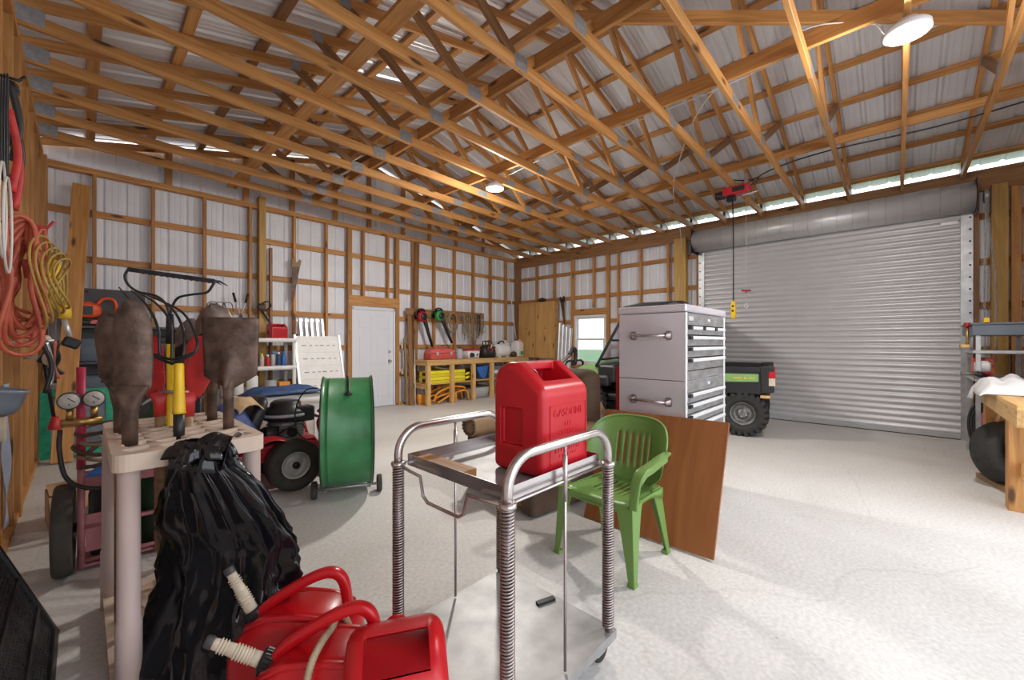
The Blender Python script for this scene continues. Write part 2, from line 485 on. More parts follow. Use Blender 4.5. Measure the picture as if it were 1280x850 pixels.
def apply_mods(o):
    bpy.context.view_layer.update()
    me = bpy.data.meshes.new_from_object(o.evaluated_get(bpy.context.evaluated_depsgraph_get()))
    o.modifiers.clear(); o.data = me
    return o
def rrect(w, h, r, n=4):
    r = min(r, w / 2 - 1e-4, h / 2 - 1e-4); out = []
    for cx, cy, a0 in ((w / 2 - r, h / 2 - r, 0), (-w / 2 + r, h / 2 - r, 90), (-w / 2 + r, -h / 2 + r, 180), (w / 2 - r, -h / 2 + r, 270)):
        for i in range(n + 1):
            a = math.radians(a0 + 90 * i / n); out.append((cx + r * math.cos(a), cy + r * math.sin(a)))
    return out
def bez(pts, n=24):
    """Catmull-Rom through the points"""
    P = [V(p) for p in pts]; P = [P[0] * 2 - P[1]] + P + [P[-1] * 2 - P[-2]]; out = []
    for i in range(1, len(P) - 2):
        for k in range(n):
            t = k / n; a, b, c, d = P[i - 1], P[i], P[i + 1], P[i + 2]
            out.append(0.5 * ((2 * b) + (c - a) * t + (2 * a - 5 * b + 4 * c - d) * t * t + (3 * b - a - 3 * c + d) * t ** 3))
    out.append(P[-2]); return out
def rot(axis, deg): return Matrix.Rotation(math.radians(deg), 4, axis)
def T(x, y, z): return Matrix.Translation((x, y, z))
def text_mesh(name, body, size, depth, mat, parent, Mx):
    cu = bpy.data.curves.new(name, 'FONT'); cu.body = body; cu.size = size; cu.extrude = depth; cu.align_x = 'CENTER'; cu.align_y = 'CENTER'
    t = bpy.data.objects.new(name, cu); COL.objects.link(t)
    bpy.context.view_layer.update()
    me = bpy.data.meshes.new_from_object(t.evaluated_get(bpy.context.evaluated_depsgraph_get()))
    bpy.data.objects.remove(t, do_unlink=True)
    me.materials.clear(); me.materials.append(M[mat])
    o = bpy.data.objects.new(name, me); COL.objects.link(o); o.parent = parent; o.matrix_local = Mx
    return o
def tyre(mb, R, w, rin, Mx, n=36):
    hw = w / 2
    prof = [(rin, -hw * .75), (rin + (R - rin) * .35, -hw), (rin + (R - rin) * .75, -hw * .97), (R * .985, -hw * .78), (R, -hw * .45), (R, hw * .45), (R * .985, hw * .78), (rin + (R - rin) * .75, hw * .97), (rin + (R - rin) * .35, hw), (rin, hw * .75), (rin, -hw * .75)]
    mb.lathe(prof, n, Mx, caps=False); return mb
def rim(mb, rin, w, Mx, n=28, dish=.5):
    hw = w / 2
    prof = [(rin, -hw * .75), (rin * 1.06, hw * .8), (rin * .97, hw * .82), (rin * .86, hw * .6), (rin * .8, hw * dish * .5), (rin * .45, hw * dish * .5), (rin * .38, hw * .62), (rin * .25, hw * .66), (rin * .001, hw * .66)]
    mb.lathe(prof, n, Mx, caps=False); return mb

# building dimensions (metres): wall_right is x = W, gable wall y = D, eave wall at left x = XL
W, D, XL, H, F = 8.525, 7.877, -0.34, 3.70, -1.27
# ================================================================== THE BUILDING
def kind(o): o['kind'] = 'structure'; return o
kind(MB().bb(XL - .16, W + .16, F - .2, D + .16, -.12, 0).build('floor', 'concrete'))
mb = MB(); mb.bb(-8, 12, -9, 13, -.3, -.14); gv = mb.build('ground_bounce', 'pale_bounce'); gv['kind'] = 'structure'  # unseen ground, made pale to bounce white light up into the eave gaps
mb = MB(); mb.bb(12, 70, -40, 50, -.3, -.15); gr = mb.build('ground_grass', 'grass'); gr['kind'] = 'structure'

def ribs(L, ph=0.0):
    """agricultural panel: a tall rib every 229 mm with two low ones between"""
    p = []; x = -ph
    while x < L + .3:
        for a, h in ((0, 0), (.022, .019), (.044, .019), (.066, 0), (.105, 0), (.112, .0028), (.126, .0028), (.133, 0), (.168, 0), (.175, .0028), (.189, .0028), (.196, 0)):
            p.append((x + a, h))
        x += .2286
    q = [(s, h) for s, h in p if 0 < s < L]
    return [(0, 0)] + q + [(L, 0)]
def sheet(name, fn, L, parent, mat='siding', ph=0.0):
    """fn(s, h) gives the two ends of the sheet line at distance s, rib height h"""
    vs = []; fs = []
    for i, (s, h) in enumerate(ribs(L, ph)):
        a, b = fn(s, h); vs += [a, b]
        if i: fs.append((2 * i - 2, 2 * i, 2 * i + 1, 2 * i - 1))
    o = MB().add(vs, fs).build(name, mat, parent)
    return o

RX = 4.1                                             # ridge
def ztop(x): return 4.03 + .243 * x if x < RX else 4.03 + .243 * RX - .269 * (x - RX)   # centre of the top chords
def zbot(x): return 3.822 - .019 * x if x < 4.4 else 3.738 - .011 * (x - 4.4)                # centre of the bottom chords

# ---- roof: sheets, purlins, long braces
roof = structure('ceiling')
def roof_line(x0, x1):
    def fn(s, h):
        y = F - .4 + s; c = .0825 + .006 + h
        return (x0, y, ztop(x0) + c), (x1, y, ztop(x1) + c)
    return fn
LR = D - F + .56
sheet('roof_sheet', roof_line(-.62, RX), LR, roof, 'roof')
sheet('roof_sheet', roof_line(RX, 8.74), LR, roof, 'roof', .1)
for i in range(16):
    x = -.52 + .6 * i + (.0 if i < 8 else -.02)
    if abs(x - RX) < .2: x = RX + (.16 if x > RX else -.16)
    nrm = V((-.243, 0, 1)).normalized() if x < RX else V((.269, 0, 1)).normalized()
    z = ztop(x) + .065
    plank('purlin', (x, F - .3, z), (x, D + .14, z), .089, .036, M['pine'] if i not in (3,) else M['pine_dark'], roof, up=nrm)
for nm, x, z, w, h, y0, y1, mt in (('bottom_chord_brace', 1.66, zbot(1.66) + .066, .14, .038, F + .1, D - .1, 'pine'),
                        ('bottom_chord_brace', 2.82, zbot(2.8) + .118, .038, .14, F + .1, D - .3, 'pine'),
                        ('bottom_chord_brace', 2.68, zbot(2.7) + .30, .038, .089, F + .1, D - .3, 'pine'),
                        ('bottom_chord_brace', 4.12, zbot(4.1) + .116, .038, .14, F + .1, D - .3, 'pine'),
                        ('bottom_chord_brace', 6.3, zbot(6.3) + .092, .038, .089, F + .1, D - .3, 'pine')):
    plank(nm, (x, y0, z), (x, y1, z), w, h, M[mt], roof)
plank('diagonal_brace', (3.1, 2.3, 4.42), (6.1, -1.0, 4.35), .038, .12, M['pine'], roof)
plank('diagonal_brace', (2.6, 7.3, 3.98), (4.0, 4.6, 4.85), .038, .089, M['pine_dark'], roof)

# ---- roof trusses, 24 inch centres, the same truss copied
def make_truss():
    t = thing('roof_truss', 'x', 'roof truss', (0, 0, 0), 0, 'pine roof trusses across the ceiling')
    wd_ = .038
    plank('bottom_chord', (XL - .02, 0, zbot(XL)), (4.4, 0, zbot(4.4)), wd_, .105, M['pine'], t)
    plank('bottom_chord', (4.4, 0, zbot(4.4)), (W + .03, 0, zbot(W)), wd_, .105, M['pine'], t)
    plank('top_chord', (-.6, 0, ztop(-.6)), (RX, 0, ztop(RX)), wd_, .09, M['pine'], t)
    plank('top_chord', (RX, 0, ztop(RX)), (8.72, 0, ztop(8.72)), wd_, .09, M['pine'], t)
    n1, n2, q1, q2 = 2.62, 5.5, 1.62, 6.55
    for a, b, mt in (((n1 - .05, zbot(n1) + .03), (q1, ztop(q1) - .02), 'pine_dark'), ((n1 + .06, zbot(n1) + .03), (RX - .03, ztop(RX) - .06), 'pine'),
                 ((n2 - .06, zbot(n2) + .03), (RX + .05, ztop(RX) - .06), 'pine'), ((n2 + .05, zbot(n2) + .03), (q2, ztop(q2) - .02), 'pine_dark')):
        plank('web', (a[0], 0, a[1]), (b[0], 0, b[1]), .036, .085, M[mt], t, up=(0, 1, 0)) if False else plank('web', (a[0], 0, a[1]), (b[0], 0, b[1]), .036, .085, M[mt], t)
    for x, z, w, h in ((n1, zbot(n1) + .02, .16, .12), (n2, zbot(n2) + .02, .16, .12), (4.4, zbot(4.4), .2, .085), (q1, ztop(q1) - .01, .1, .1), (q2, ztop(q2) - .01, .1, .1),
                    (RX, ztop(RX) - .04, .16, .12), (-.27, 3.865, .15, .13), (8.48, ztop(8.48) - .05, .2, .13)):
        mb = MB()
        for sgn in (-1, 1): mb.box((x, sgn * .0205, z), (w, .002, h))
        mb.build('gusset_plate', 'plate', t)
    return t
tr = make_truss()
ORD = ['fourteenth', 'thirteenth', 'twelfth', 'eleventh', 'tenth', 'ninth', 'eighth', 'seventh', 'sixth', 'fifth', 'fourth', 'third', 'second']
for k in range(0, 14):
    y = -.662 + .61 * k
    lab = ('pine roof truss nearest the far gable wall with the white door' if k == 13 else
           'pine roof truss, %s one out from the far gable wall' % ORD[k])
    if k == 0: tr.location = (0, y, 0); tr['label'] = lab
    else: dup(tr, lab, (0, y, 0))

# ---- gable wall (white door)
wa = structure('wall_back')
YS = D + .135
def gab(x0, z0, z1):
    return lambda s, h: ((x0 + s, YS + h, z0), (x0 + s, YS + h, z1(x0 + s) if callable(z1) else z1))
sheet('siding', gab(XL - .13, 0, 3.69), 3.72 - XL + .13, wa, ph=.05)
sheet('siding', gab(4.66, 0, 3.69), W + .13 - 4.66, wa, ph=.09)
sheet('siding', gab(3.72, 2.09, 3.69), .94, wa, ph=.12)
sheet('siding', gab(XL - .2, 3.69, lambda x: ztop(x) - .01), RX - XL + .2, wa, ph=.05)
sheet('siding', gab(RX, 3.69, lambda x: ztop(x) - .01), W + .2 - RX, wa, ph=.1)
for z in (.65, 1.26, 1.88, 2.487, 3.118):
    segs = ((XL - .1, W + .05),) if z > 2.1 else ((XL - .1, 3.66), (4.72, W + .05))
    for a, b in segs: plank('girt', (a, D + .107, z), (b, D + .107, z), .038, .089, M['pine'], wa)
for x in (XL + .02, .12, .72, 1.33, 1.95, 2.64, 3.21, 5.13, 5.70, 6.31, 6.92, 7.53, 8.12):
    plank('stud', (x, D + .045, .04), (x, D + .045, 3.63), .085, .042, M['pine'], wa, up=(1, 0, 0))
for x in (3.66, 4.72): plank('stud', (x, D + .045, .04), (x, D + .045, 3.63), .085, .085, M['pine'], wa, up=(1, 0, 0))
for x in (3.95, 4.5): plank('stud', (x, D + .045, 2.3), (x, D + .045, 3.63), .085, .042, M['pine'], wa, up=(1, 0, 0))
plank('post', (2.11, D + .0, 0), (2.11, D + .0, 3.83), .14, .1, M['post'], wa, up=(1, 0, 0))
plank('short_stud', (2.26, D + .045, .04), (2.26, D + .045, 3.0), .085, .042, M['pine_dark'], wa, up=(1, 0, 0))
plank('post', (5.1, D - .03, 0), (5.17, D - .03, 3.6), .1, .1, M['pine_dark'], wa, up=(1, 0, 0))
plank('top_plate', (XL - .1, D + .045, 3.648), (W + .1, D + .045, 3.648), .1, .04, M['pine'], wa)
plank('top_plate', (XL - .1, D + .045, 3.688), (W + .1, D + .045, 3.688), .1, .038, M['pine'], wa)
plank('bottom_plate', (XL - .1, D + .045, .02), (3.66, D + .045, .02), .09, .04, M['pine'], wa)
plank('bottom_plate', (4.72, D + .045, .02), (W + .1, D + .045, .02), .09, .04, M['pine'], wa)
plank('door_header', (3.62, D + .02, 2.2), (4.76, D + .02, 2.2), .06, .2, M['pine'], wa)
# gable-end framing above the plate
for x in (.9, 1.9, 2.62, 3.4, 4.1, 4.9, 5.6, 6.4, 7.3):
    plank('gable_stud', (x, D + .08, 3.71), (x, D + .08, ztop(x)), .038, .085, M['pine'], wa, up=(1, 0, 0))
plank('gable_chord', (-.5, D + .08, ztop(-.5)), (RX, D + .08, ztop(RX)), .038, .09, M['pine'], wa)
plank('gable_chord', (RX, D + .08, ztop(RX)), (8.7, D + .08, ztop(8.7)), .038, .09, M['pine'], wa)

# ---- right eave wall (roll-up door, window)
wb = structure('wall_right')
XS = W + .135
def eav(y0, z0, z1): return lambda s, h: ((XS + h, y0 + s, z0), (XS + h, y0 + s, z1))
sheet('siding', eav(2.86, 0, 3.75), 4.97 - 2.86, wb, ph=.02)
sheet('siding', eav(4.97, 0, .80), 1.02, wb, ph=.1)
sheet('siding', eav(4.97, 2.03, 3.75), 1.02, wb, ph=.1)
sheet('siding', eav(5.99, 0, 3.75), D + .13 - 5.99, wb, ph=.07)
sheet('siding', eav(F - .1, 0, 3.75), -.74 - F + .1, wb, ph=.03)
sheet('siding', eav(-.74, 3.3, 3.75), 3.6, wb, ph=.03)
for z in (.65, 1.26, 1.88, 2.487, 3.118):
    for a, b in (((2.9, 4.95) if z in (1.26, 1.88) else (2.9, D + .05)), (F - .05, -.76)):
        plank('girt', (W + .107, a, z), (W + .107, b, z), .038, .089, M['pine'], wb)
    if z in (1.26, 1.88): plank('girt', (W + .107, 6.0, z), (W + .107, D, z), .038, .089, M['pine'], wb)
for y in (7.17, 6.56, 4.7, 4.15, 3.53):
    plank('stud', (W + .045, y, .04), (W + .045, y, 3.5), .042, .085, M['pine'], wb, up=(1, 0, 0))
for y in (5.98, 4.97): plank('stud', (W + .045, y, .04), (W + .045, y, 3.5), .075, .085, M['pine'], wb, up=(1, 0, 0))
plank('stud', (W + .045, 5.36, 2.2), (W + .045, 5.36, 3.5), .042, .085, M['pine'], wb, up=(1, 0, 0))
plank('corner_post', (W + .03, D - .02, 0), (W + .03, D - .02, 3.6), .14, .14, M['pine_dark'], wb, up=(1, 0, 0))
plank('post', (W + .0, 3.25, 0), (W + .0, 3.25, 3.5), .24, .14, M['post'], wb, up=(1, 0, 0))
plank('door_jamb', (W + .02, 2.9, 0), (W + .02, 2.9, 3.5), .06, .14, M['pine_dark'], wb, up=(1, 0, 0))
plank('door_jamb', (W + .02, -.79, 0), (W + .02, -.79, 3.5), .06, .14, M['pine_dark'], wb, up=(1, 0, 0))
plank('post', (W + .0, -1.0, 0), (W + .0, -1.0, 3.5), .15, .14, M['post'], wb, up=(1, 0, 0))
plank('stud', (W + .045, -1.15, 0), (W + .045, -1.15, 3.5), .09, .09, M['pine'], wb, up=(1, 0, 0))
plank('eave_header', (W + .02, F, 3.595), (W + .02, D + .1, 3.595), .05, .30, M['pine_dark'], wb)
plank('window_header', (W + .03, 4.94, 2.11), (W + .03, 6.02, 2.11), .06, .14, M['pine'], wb)
plank('window_sill_board', (W + .03, 4.94, .76), (W + .03, 6.02, .76), .09, .05, M['pine'], wb)
plank('bottom_plate', (W + .045, 2.9, .02), (W + .045, D + .1, .02), .09, .04, M['pine'], wb)

# ---- left eave wall (cords)
wc = structure('wall_left')
XC = XL - .22
sheet('siding', (lambda s, h: ((XC - h, F - .1 + s, 0), (XC - h, F - .1 + s, 3.86))), D - F + .25, wc, ph=.04)
for z in (.65, 1.26, 1.88, 2.487, 3.118):
    plank('girt', (XC + .03, F, z), (XC + .03, D + .1, z), .038, .089, M['pine'], wc)
y = 7.72
while y > F + .1:
    plank('stud', (XL - .07, y, .04), (XL - .07, y, 3.74), .042, .14, M['pine'], wc, up=(1, 0, 0))
    y -= .61
plank('post', (XL - .06, 5.05, 0), (XL - .06, 5.05, 3.76), .14, .15, M['pine'], wc, up=(1, 0, 0))
plank('corner_post', (XL - .03, D - .06, 0), (XL - .03, D - .06, 3.72), .14, .14, M['pine'], wc, up=(1, 0, 0))
plank('top_plate', (XL - .07, F, 3.78), (XL - .07, D + .1, 3.78), .15, .075, M['pine'], wc)
plank('bottom_plate', (XL - .07, F, .02), (XL - .07, D + .1, .02), .15, .04, M['pine'], wc)

# ---- front gable wall, only its right-hand piece is near the view; left of it an unseen opening is added to let in fill daylight
wf = structure('wall_front')
sheet('siding', (lambda s, h: ((5.0 + s, F - .135 - h, 0), (5.0 + s, F - .135 - h, 3.7))), W + .13 - 5.0, wf, ph=.04)
for z in (.65, 1.26, 1.88, 2.487, 3.118): plank('girt', (5.0, F - .107, z), (W + .05, F - .107, z), .038, .089, M['pine'], wf)
for x in (5.05, 5.7, 6.3, 6.9, 7.5, 8.1, 8.5): plank('stud', (x, F - .045, 0), (x, F - .045, 3.63), .085, .042, M['pine'], wf, up=(1, 0, 0))
plank('top_plate', (XL - .1, F - .045, 3.66), (W + .1, F - .045, 3.66), .1, .08, M['pine'], wf)
sheet('siding', (lambda s, h: ((XL - .2 + s, F - .135 - h, 3.69), (XL - .2 + s, F - .135 - h, ztop(XL - .2 + s) + .02))), RX - XL + .2, wf, ph=.04)
sheet('siding', (lambda s, h: ((RX + s, F - .135 - h, 3.69), (RX + s, F - .135 - h, ztop(RX + s) + .02))), W + .2 - RX, wf, ph=.04)

# ---- window in the right wall
w1 = structure('window_1')
def frame(mb, x0, x1, y0, y1, z0, z1, t):
    mb.bb(x0, x1, y0, y1, z1 - t, z1); mb.bb(x0, x1, y0, y1, z0, z0 + t); mb.bb(x0, x1, y0, y0 + t, z0 + t, z1 - t); mb.bb(x0, x1, y1 - t, y1, z0 + t, z1 - t); return mb
frame(MB(), W + .03, W + .15, 5.02, 5.93, .8, 2.03, .05).build('window_frame', 'white_plastic', w1, bevel=.006)
frame(MB(), W + .085, W + .115, 5.07, 5.88, 1.41, 1.98, .045).build('upper_sash', 'white_plastic', w1, bevel=.005)
frame(MB(), W + .05, W + .08, 5.07, 5.88, .85, 1.45, .045).build('lower_sash', 'white_plastic', w1, bevel=.005)
MB().bb(W + .098, W + .102, 5.11, 5.84, 1.45, 1.94).build('pane', 'glass', w1)
MB().bb(W + .063, W + .067, 5.11, 5.84, .89, 1.41).build('pane', 'glass', w1)

# ---- entry door in the gable wall
d1 = structure('door_1')
mb = MB().bb(3.73, 4.615, D + .03, D + .075, .02, 2.03)
dm = mb.build('door_slab', 'white_paint', d1, bevel=.004)
pn = []
for x0, x1 in ((3.83, 4.12), (4.225, 4.515)):
    for z0, z1 in ((.18, .75), (.87, 1.5), (1.62, 1.9)):
        a = MB(); a.bb(x0, x1, D + .02, D + .036, z0, z1); pn.append(a)
dm.modifiers.clear(); carve(dm, pn)
for x0, x1 in ((3.83, 4.12), (4.225, 4.515)):
    for z0, z1 in ((.18, .75), (.87, 1.5), (1.62, 1.9)):
        MB().bb(x0 + .035, x1 - .035, D + .031, D + .037, z0 + .035, z1 - .035).build('raised_panel', 'white_paint', d1, bevel=.004)
mb = MB(); mb.bb(3.70, 3.73, D - .0, D + .11, 0, 2.06); mb.bb(4.615, 4.66, D - .0, D + .11, 0, 2.06); mb.bb(3.70, 4.66, D - .0, D + .11, 2.03, 2.08)
mb.build('door_frame', 'white_paint', d1, bevel=.004)
MB().bb(3.7, 4.66, D + .0, D + .12, 0, .02).build('door_sill', 'galv', d1)
k = MB().lathe([(.001, .075), (.02, .073), (.028, .058), (.02, .04), (.011, .03), (.011, .006), (.032, .005), (.032, 0)], 18, T(4.53, D + .03, .96) @ rot('X', 90)).build('door_knob', 'stainless', d1)
k = MB().lathe([(.001, .02), (.022, .018), (.03, .008), (.032, 0)], 18, T(4.53, D + .03, 1.16) @ rot('X', 90)).build('deadbolt', 'stainless', d1)

# ---- roll-up door
d2 = structure('door_2')
def slat(z): 
    t = (z / .092) % 1.0
    return .016 * math.sin(PI * min(1, t / .82)) if t < .82 else -.004
vs = []; fs = []; zz = [i * .092 / 10 for i in range(int(3.25 / .0092))]
for i, z in enumerate(zz):
    x = W - .06 - slat(z); vs += [(x, -.66, z + .06), (x, 2.78, z + .06)]
    if i: fs.append((2 * i - 2, 2 * i - 1, 2 * i + 1, 2 * i))
MB().add(vs, fs, True).build('slat_curtain', 'door_slat', d2)
MB().bb(W - .085, W - .035, -.66, 2.78, .0, .075).build('bottom_bar', 'light_grey', d2, bevel=.005)
mb = MB().bb(W - .09, W - .0755, -.66, 2.78, 0, .012); mb.build('rubber_seal', 'rubber', d2)
for y0, y1 in ((-.76, -.64), (2.76, 2.87)):
    g = MB(); g.bb(W - .10, W - .09, y0, y1, 0, 3.22); g.bb(W - .045, W - .02, y0, y1, 0, 3.22)
    g.bb(W - .09, W - .02, (y0 if y0 < 0 else y1 - .012), (y0 + .012 if y0 < 0 else y1), 0, 3.22)
    go = g.build('guide_rail', 'galv', d2, bevel=.003)
    bl = MB(); ym = y0 + .03 if y0 < 0 else y1 - .03
    for i in range(19): bl.lathe([(.001, .008), (.011, .006), (.013, 0)], 8, T(W - .10, ym, .12 + i * .165) @ rot('Y', -90))
    bl.build('bolts', 'black_metal', go)
hood = MB(); prof = []
for i in range(15):
    a = math.radians(-70 + 250 * i / 14); prof.append((W - .22 - .205 * math.sin(a) * -1 * -1, 3.33 + .2 * -math.cos(a)))
prof = [(W - .22 + .2 * math.cos(math.radians(a)), 3.335 + .2 * math.sin(math.radians(a))) for a in range(80, 321, 12)]
vs = []; fs = []
for i, (x, z) in enumerate(prof):
    vs += [(x, -.76, z), (x, 2.9, z)]
    if i: fs.append((2 * i - 2, 2 * i - 1, 2 * i + 1, 2 * i))
hood.add(vs, fs, True)
hood.build('drum_hood', 'hood', d2, solid=.002)
sm = MB()
for i in range(19):
    y = -.62 + i * .187
    sm.tube([(W - .22 + .2025 * math.cos(math.radians(a)), y, 3.335 + .2025 * math.sin(math.radians(a))) for a in range(90, 310, 12)], .0025, 4)
sm.build('hood_seams', 'galv', d2)
MB().cyl((W - .22, -.74, 3.335), (W - .22, 2.88, 3.335), .14, 24).build('drum', 'light_grey', d2)
for y in (-.765, 2.9): MB().bb(W - .42, W - .005, y - .004, y + .004, 3.1, 3.55).build('end_bracket', 'black_metal', d2, bevel=.03)
sp_ = MB().lathe([(.02, -.02), (.085, -.02), (.09, -.008), (.075, 0), (.09, .008), (.085, .02), (.02, .02)], 20, T(W - .2, -.86, 3.32) @ rot('X', 90))
sp_.build('chain_wheel', 'galv', d2)
def chain(mb, pts, link=.032, r=.0035):
    acc = 0; i = 0
    for a, b in zip(pts[:-1], pts[1:]):
        a = V(a); b = V(b); L = (b - a).length; n = max(1, int(L / link)); d = (b - a) / n; x = d.normalized(); o = x.orthogonal().normalized(); o2 = x.cross(o)
        for k in range(n):
            c = a + d * (k + .5); u = o if i % 2 else o2; i += 1
            mb.tube([c + x * (link * .62) * math.cos(t) + u * .009 * math.sin(t) for t in [2 * PI * j / 8 for j in range(8)]], r, 5, closed=True)
ch = MB(); chain(ch, [(W - .28, -.86, 3.3), (W - .27, -.84, 2.2), (W - .25, -.85, 1.15), (W - .2, -.9, 1.02), (W - .15, -.96, 1.15), (W - .13, -.95, 2.3), (W - .12, -.87, 3.3)], .04, .004)
ch.build('hand_chain', 'galv', d2)
mb = MB().bb(W - .12, W - .1, -.62, -.45, 3.02, 3.06); mb.build('slide_latch', 'galv', d2)

# ================================================================== LAMPS
def lamp(x, y, z, label, li):
    t = thing('ceiling_light', label, 'ceiling light', (x, y, z), 0, 'round LED high-bay lights')
    MB().lathe([(.03, .10), (.06, .095), (.075, .06), (.115, .05), (.128, .035), (.13, .0), (.115, -.004)], 32).build('housing', 'white_paint', t)
    MB().lathe([(.001, -.012), (.07, -.012), (.10, -.008), (.113, 0), (.113, .01)], 32, caps=False).build('lens', 'led', t)
    w = MB(); w.tube([(0, 0, .09), (0, 0, .12)], .006, 8); w.tube([(.012 * math.cos(a), .0, .125 + .012 * math.sin(a)) for a in [2 * PI * i / 10 for i in range(10)]], .003, 5, closed=True)
    w.build('hanging_hook', 'galv', t)
    c = MB().tube(bez([(.05, 0, .09), (.12, .03, .13), (.17, .05, .05), (.2, .1, .12), (.05, .2, .25)], 6), .004, 6).build('power_cord', 'cord_white', t)
    l = bpy.data.lights.new('lamp_glow', 'POINT'); l.energy = GLOW_W[li]; l.shadow_soft_size = .1; l.color = (1.0, .95, .88)
    lo = bpy.data.objects.new('lamp_glow', l); COL.objects.link(lo); lo.location = (0, 0, -.13); lo.parent = t
    l = bpy.data.lights.new('lamp_disc', 'AREA'); l.shape = 'DISK'; l.size = .22; l.energy = LAMP_W[li]; l.color = (1.0, .96, .9)
    lo = bpy.data.objects.new('lamp_disc', l); COL.objects.link(lo); lo.location = (0, 0, -.02); lo.parent = t
lamp(4.06, -.052, 3.575, 'large round glowing ceiling light above the roll-up door, nearest the camera', 0)
lamp(4.08, 4.2, 3.565, 'smaller-looking round glowing ceiling light deep in the barn, before the far gable', 1)
# ================================================================== FOREGROUND
# ---- stainless tray cart with spring-wrapped posts
def make_cart():
    t = thing('tray_cart', 'stainless steel tray cart on four spring-wrapped posts with curved tube handles', 'cart', (0, 0, 0))
    x0, x1, y0, y1 = .925, 1.54, .895, 1.54
    for y in (y0, y1):
        pts = [(x0, y, .855)] + [(x0 + .11 - .11 * math.cos(a), y, .89 + .11 * math.sin(a)) for a in [PI / 2 * i / 8 for i in range(9)]] + \
              [(x1 - .11 + .11 * math.sin(a), y, .89 + .11 * math.cos(a)) for a in [PI / 2 * i / 8 for i in range(9)]] + [(x1, y, .855)]
        MB().tube(pts, .0175, 14).build('handle_hoop', 'tube_steel', t)
    for x, y in ((x0, y0), (x1, y0), (x0, y1), (x1, y1)):
        MB().cyl((x, y, .14), (x, y, .87), .0165, 14).build('post', 'tube_steel', t)
        n = 62; sp = [(x + .0215 * math.cos(2 * PI * i / 12), y + .0215 * math.sin(2 * PI * i / 12), .16 + .685 * i / (n * 12)) for i in range(n * 12 + 1)]
        MB().tube(sp, .0042, 5).build('spring', 'spring_steel', t)
        MB().lathe([(.018, -.008), (.029, -.008), (.031, 0), (.029, .008), (.018, .008)], 18, T(x, y, .853)).build('collar', 'tube_steel', t)
        c = MB(); c.lathe([(.012, .012), (.05, .01), (.055, .0), (.05, -.01), (.012, -.012)], 20, T(x * .9 + 1.23 * .1 + .02, y * .9 + 1.217 * .1, .055) @ rot('X', 90))
        cw = c.build('caster', 'rubber', t)
        f = MB(); cx, cy = x * .9 + 1.23 * .1, y * .9 + 1.217 * .1
        f.bb(cx - .03, cx + .03, cy - .022, cy - .018, .05, .13); f.bb(cx - .03, cx + .03, cy + .018, cy + .022, .05, .13); f.bb(cx - .035, cx + .035, cy - .03, cy + .03, .126, .134)
        f.build('caster_fork', 'galv', cw)
    for y in (y0, y1):
        MB().cyl((1.233, y, .15), (1.233, y, .985), .006, 10).build('centre_rod', 'tube_steel', t)
        MB().cyl((1.233, y, .78), (1.233, y, .95), .0095, 12).build('rod_sleeve', 'tube_steel', t)
    # tray
    a, b, c, d = x0 + .03, x1 - .03, y0 + .03, y1 - .03
    MB().bb(a, b, c, d, .848, .852).build('tray_bottom', 'stainless_worn', t)
    r = MB(); r.bb(a, b, c - .003, c, .848, .895); r.bb(a, b, d, d + .003, .848, .895); r.bb(a - .003, a, c, d, .848, .895); r.bb(b, b + .003, c, d, .848, .895)
    r.build('tray_rim', 'stainless', t)
    for x in (x0, x1):
        s = -1 if x == x0 else 1
        ym = (y0 + y1) / 2
        p = [(x, y0, .853), (x + s * .01, y0 + .1, .846), (x + s * .012, y0 + .18, .842), (x + s * .012, y0 + .2, .77), (x + s * .012, y0 + .23, .752), (x + s * .012, y1 - .23, .752), (x + s * .012, y1 - .2, .77), (x + s * .012, y1 - .18, .842), (x + s * .01, y1 - .1, .846), (x, y1, .853)]
        MB().tube(p, .0065, 8).build('tray_hanger', 'tube_steel', t)
    for y, s in ((c - .003, -1), (d + .003, 1)):
        MB().tube([(x0, y + s * .025, .853), (x1, y + s * .025, .853)], .005, 8).build('tray_hanger', 'tube_steel', t)
    # lower deck
    k = MB(); k.bb(x0 - .01, x1 + .03, y0 - .02, y1 + .02, .136, .142); k.bb(x0 - .01, x1 + .03, y0 - .024, y0 - .02, .105, .142); k.bb(x0 - .01, x1 + .03, y1 + .02, y1 + .024, .105, .142)
    k.bb(x0 - .014, x0 - .01, y0 - .02, y1 + .02, .105, .142); k.bb(x1 + .03, x1 + .034, y0 - .02, y1 + .02, .105, .142)
    k.build('lower_deck', 'stainless_worn', t)
    MB().beam((1.46, 1.22, .148), (1.55, 1.19, .148), .026, .012).build('deck_latch', 'black_metal', t)
    return t
make_cart()
blk = plank('wood_block', (1.0, 1.17, .870), (.998, 1.47, .870), .082, .034, M['handle_wood'], bevel=.002)
blk.data.materials[0] = M['pine']
tag(blk, 'short offcut of lumber lying along the left edge of the steel cart tray', 'wood block')

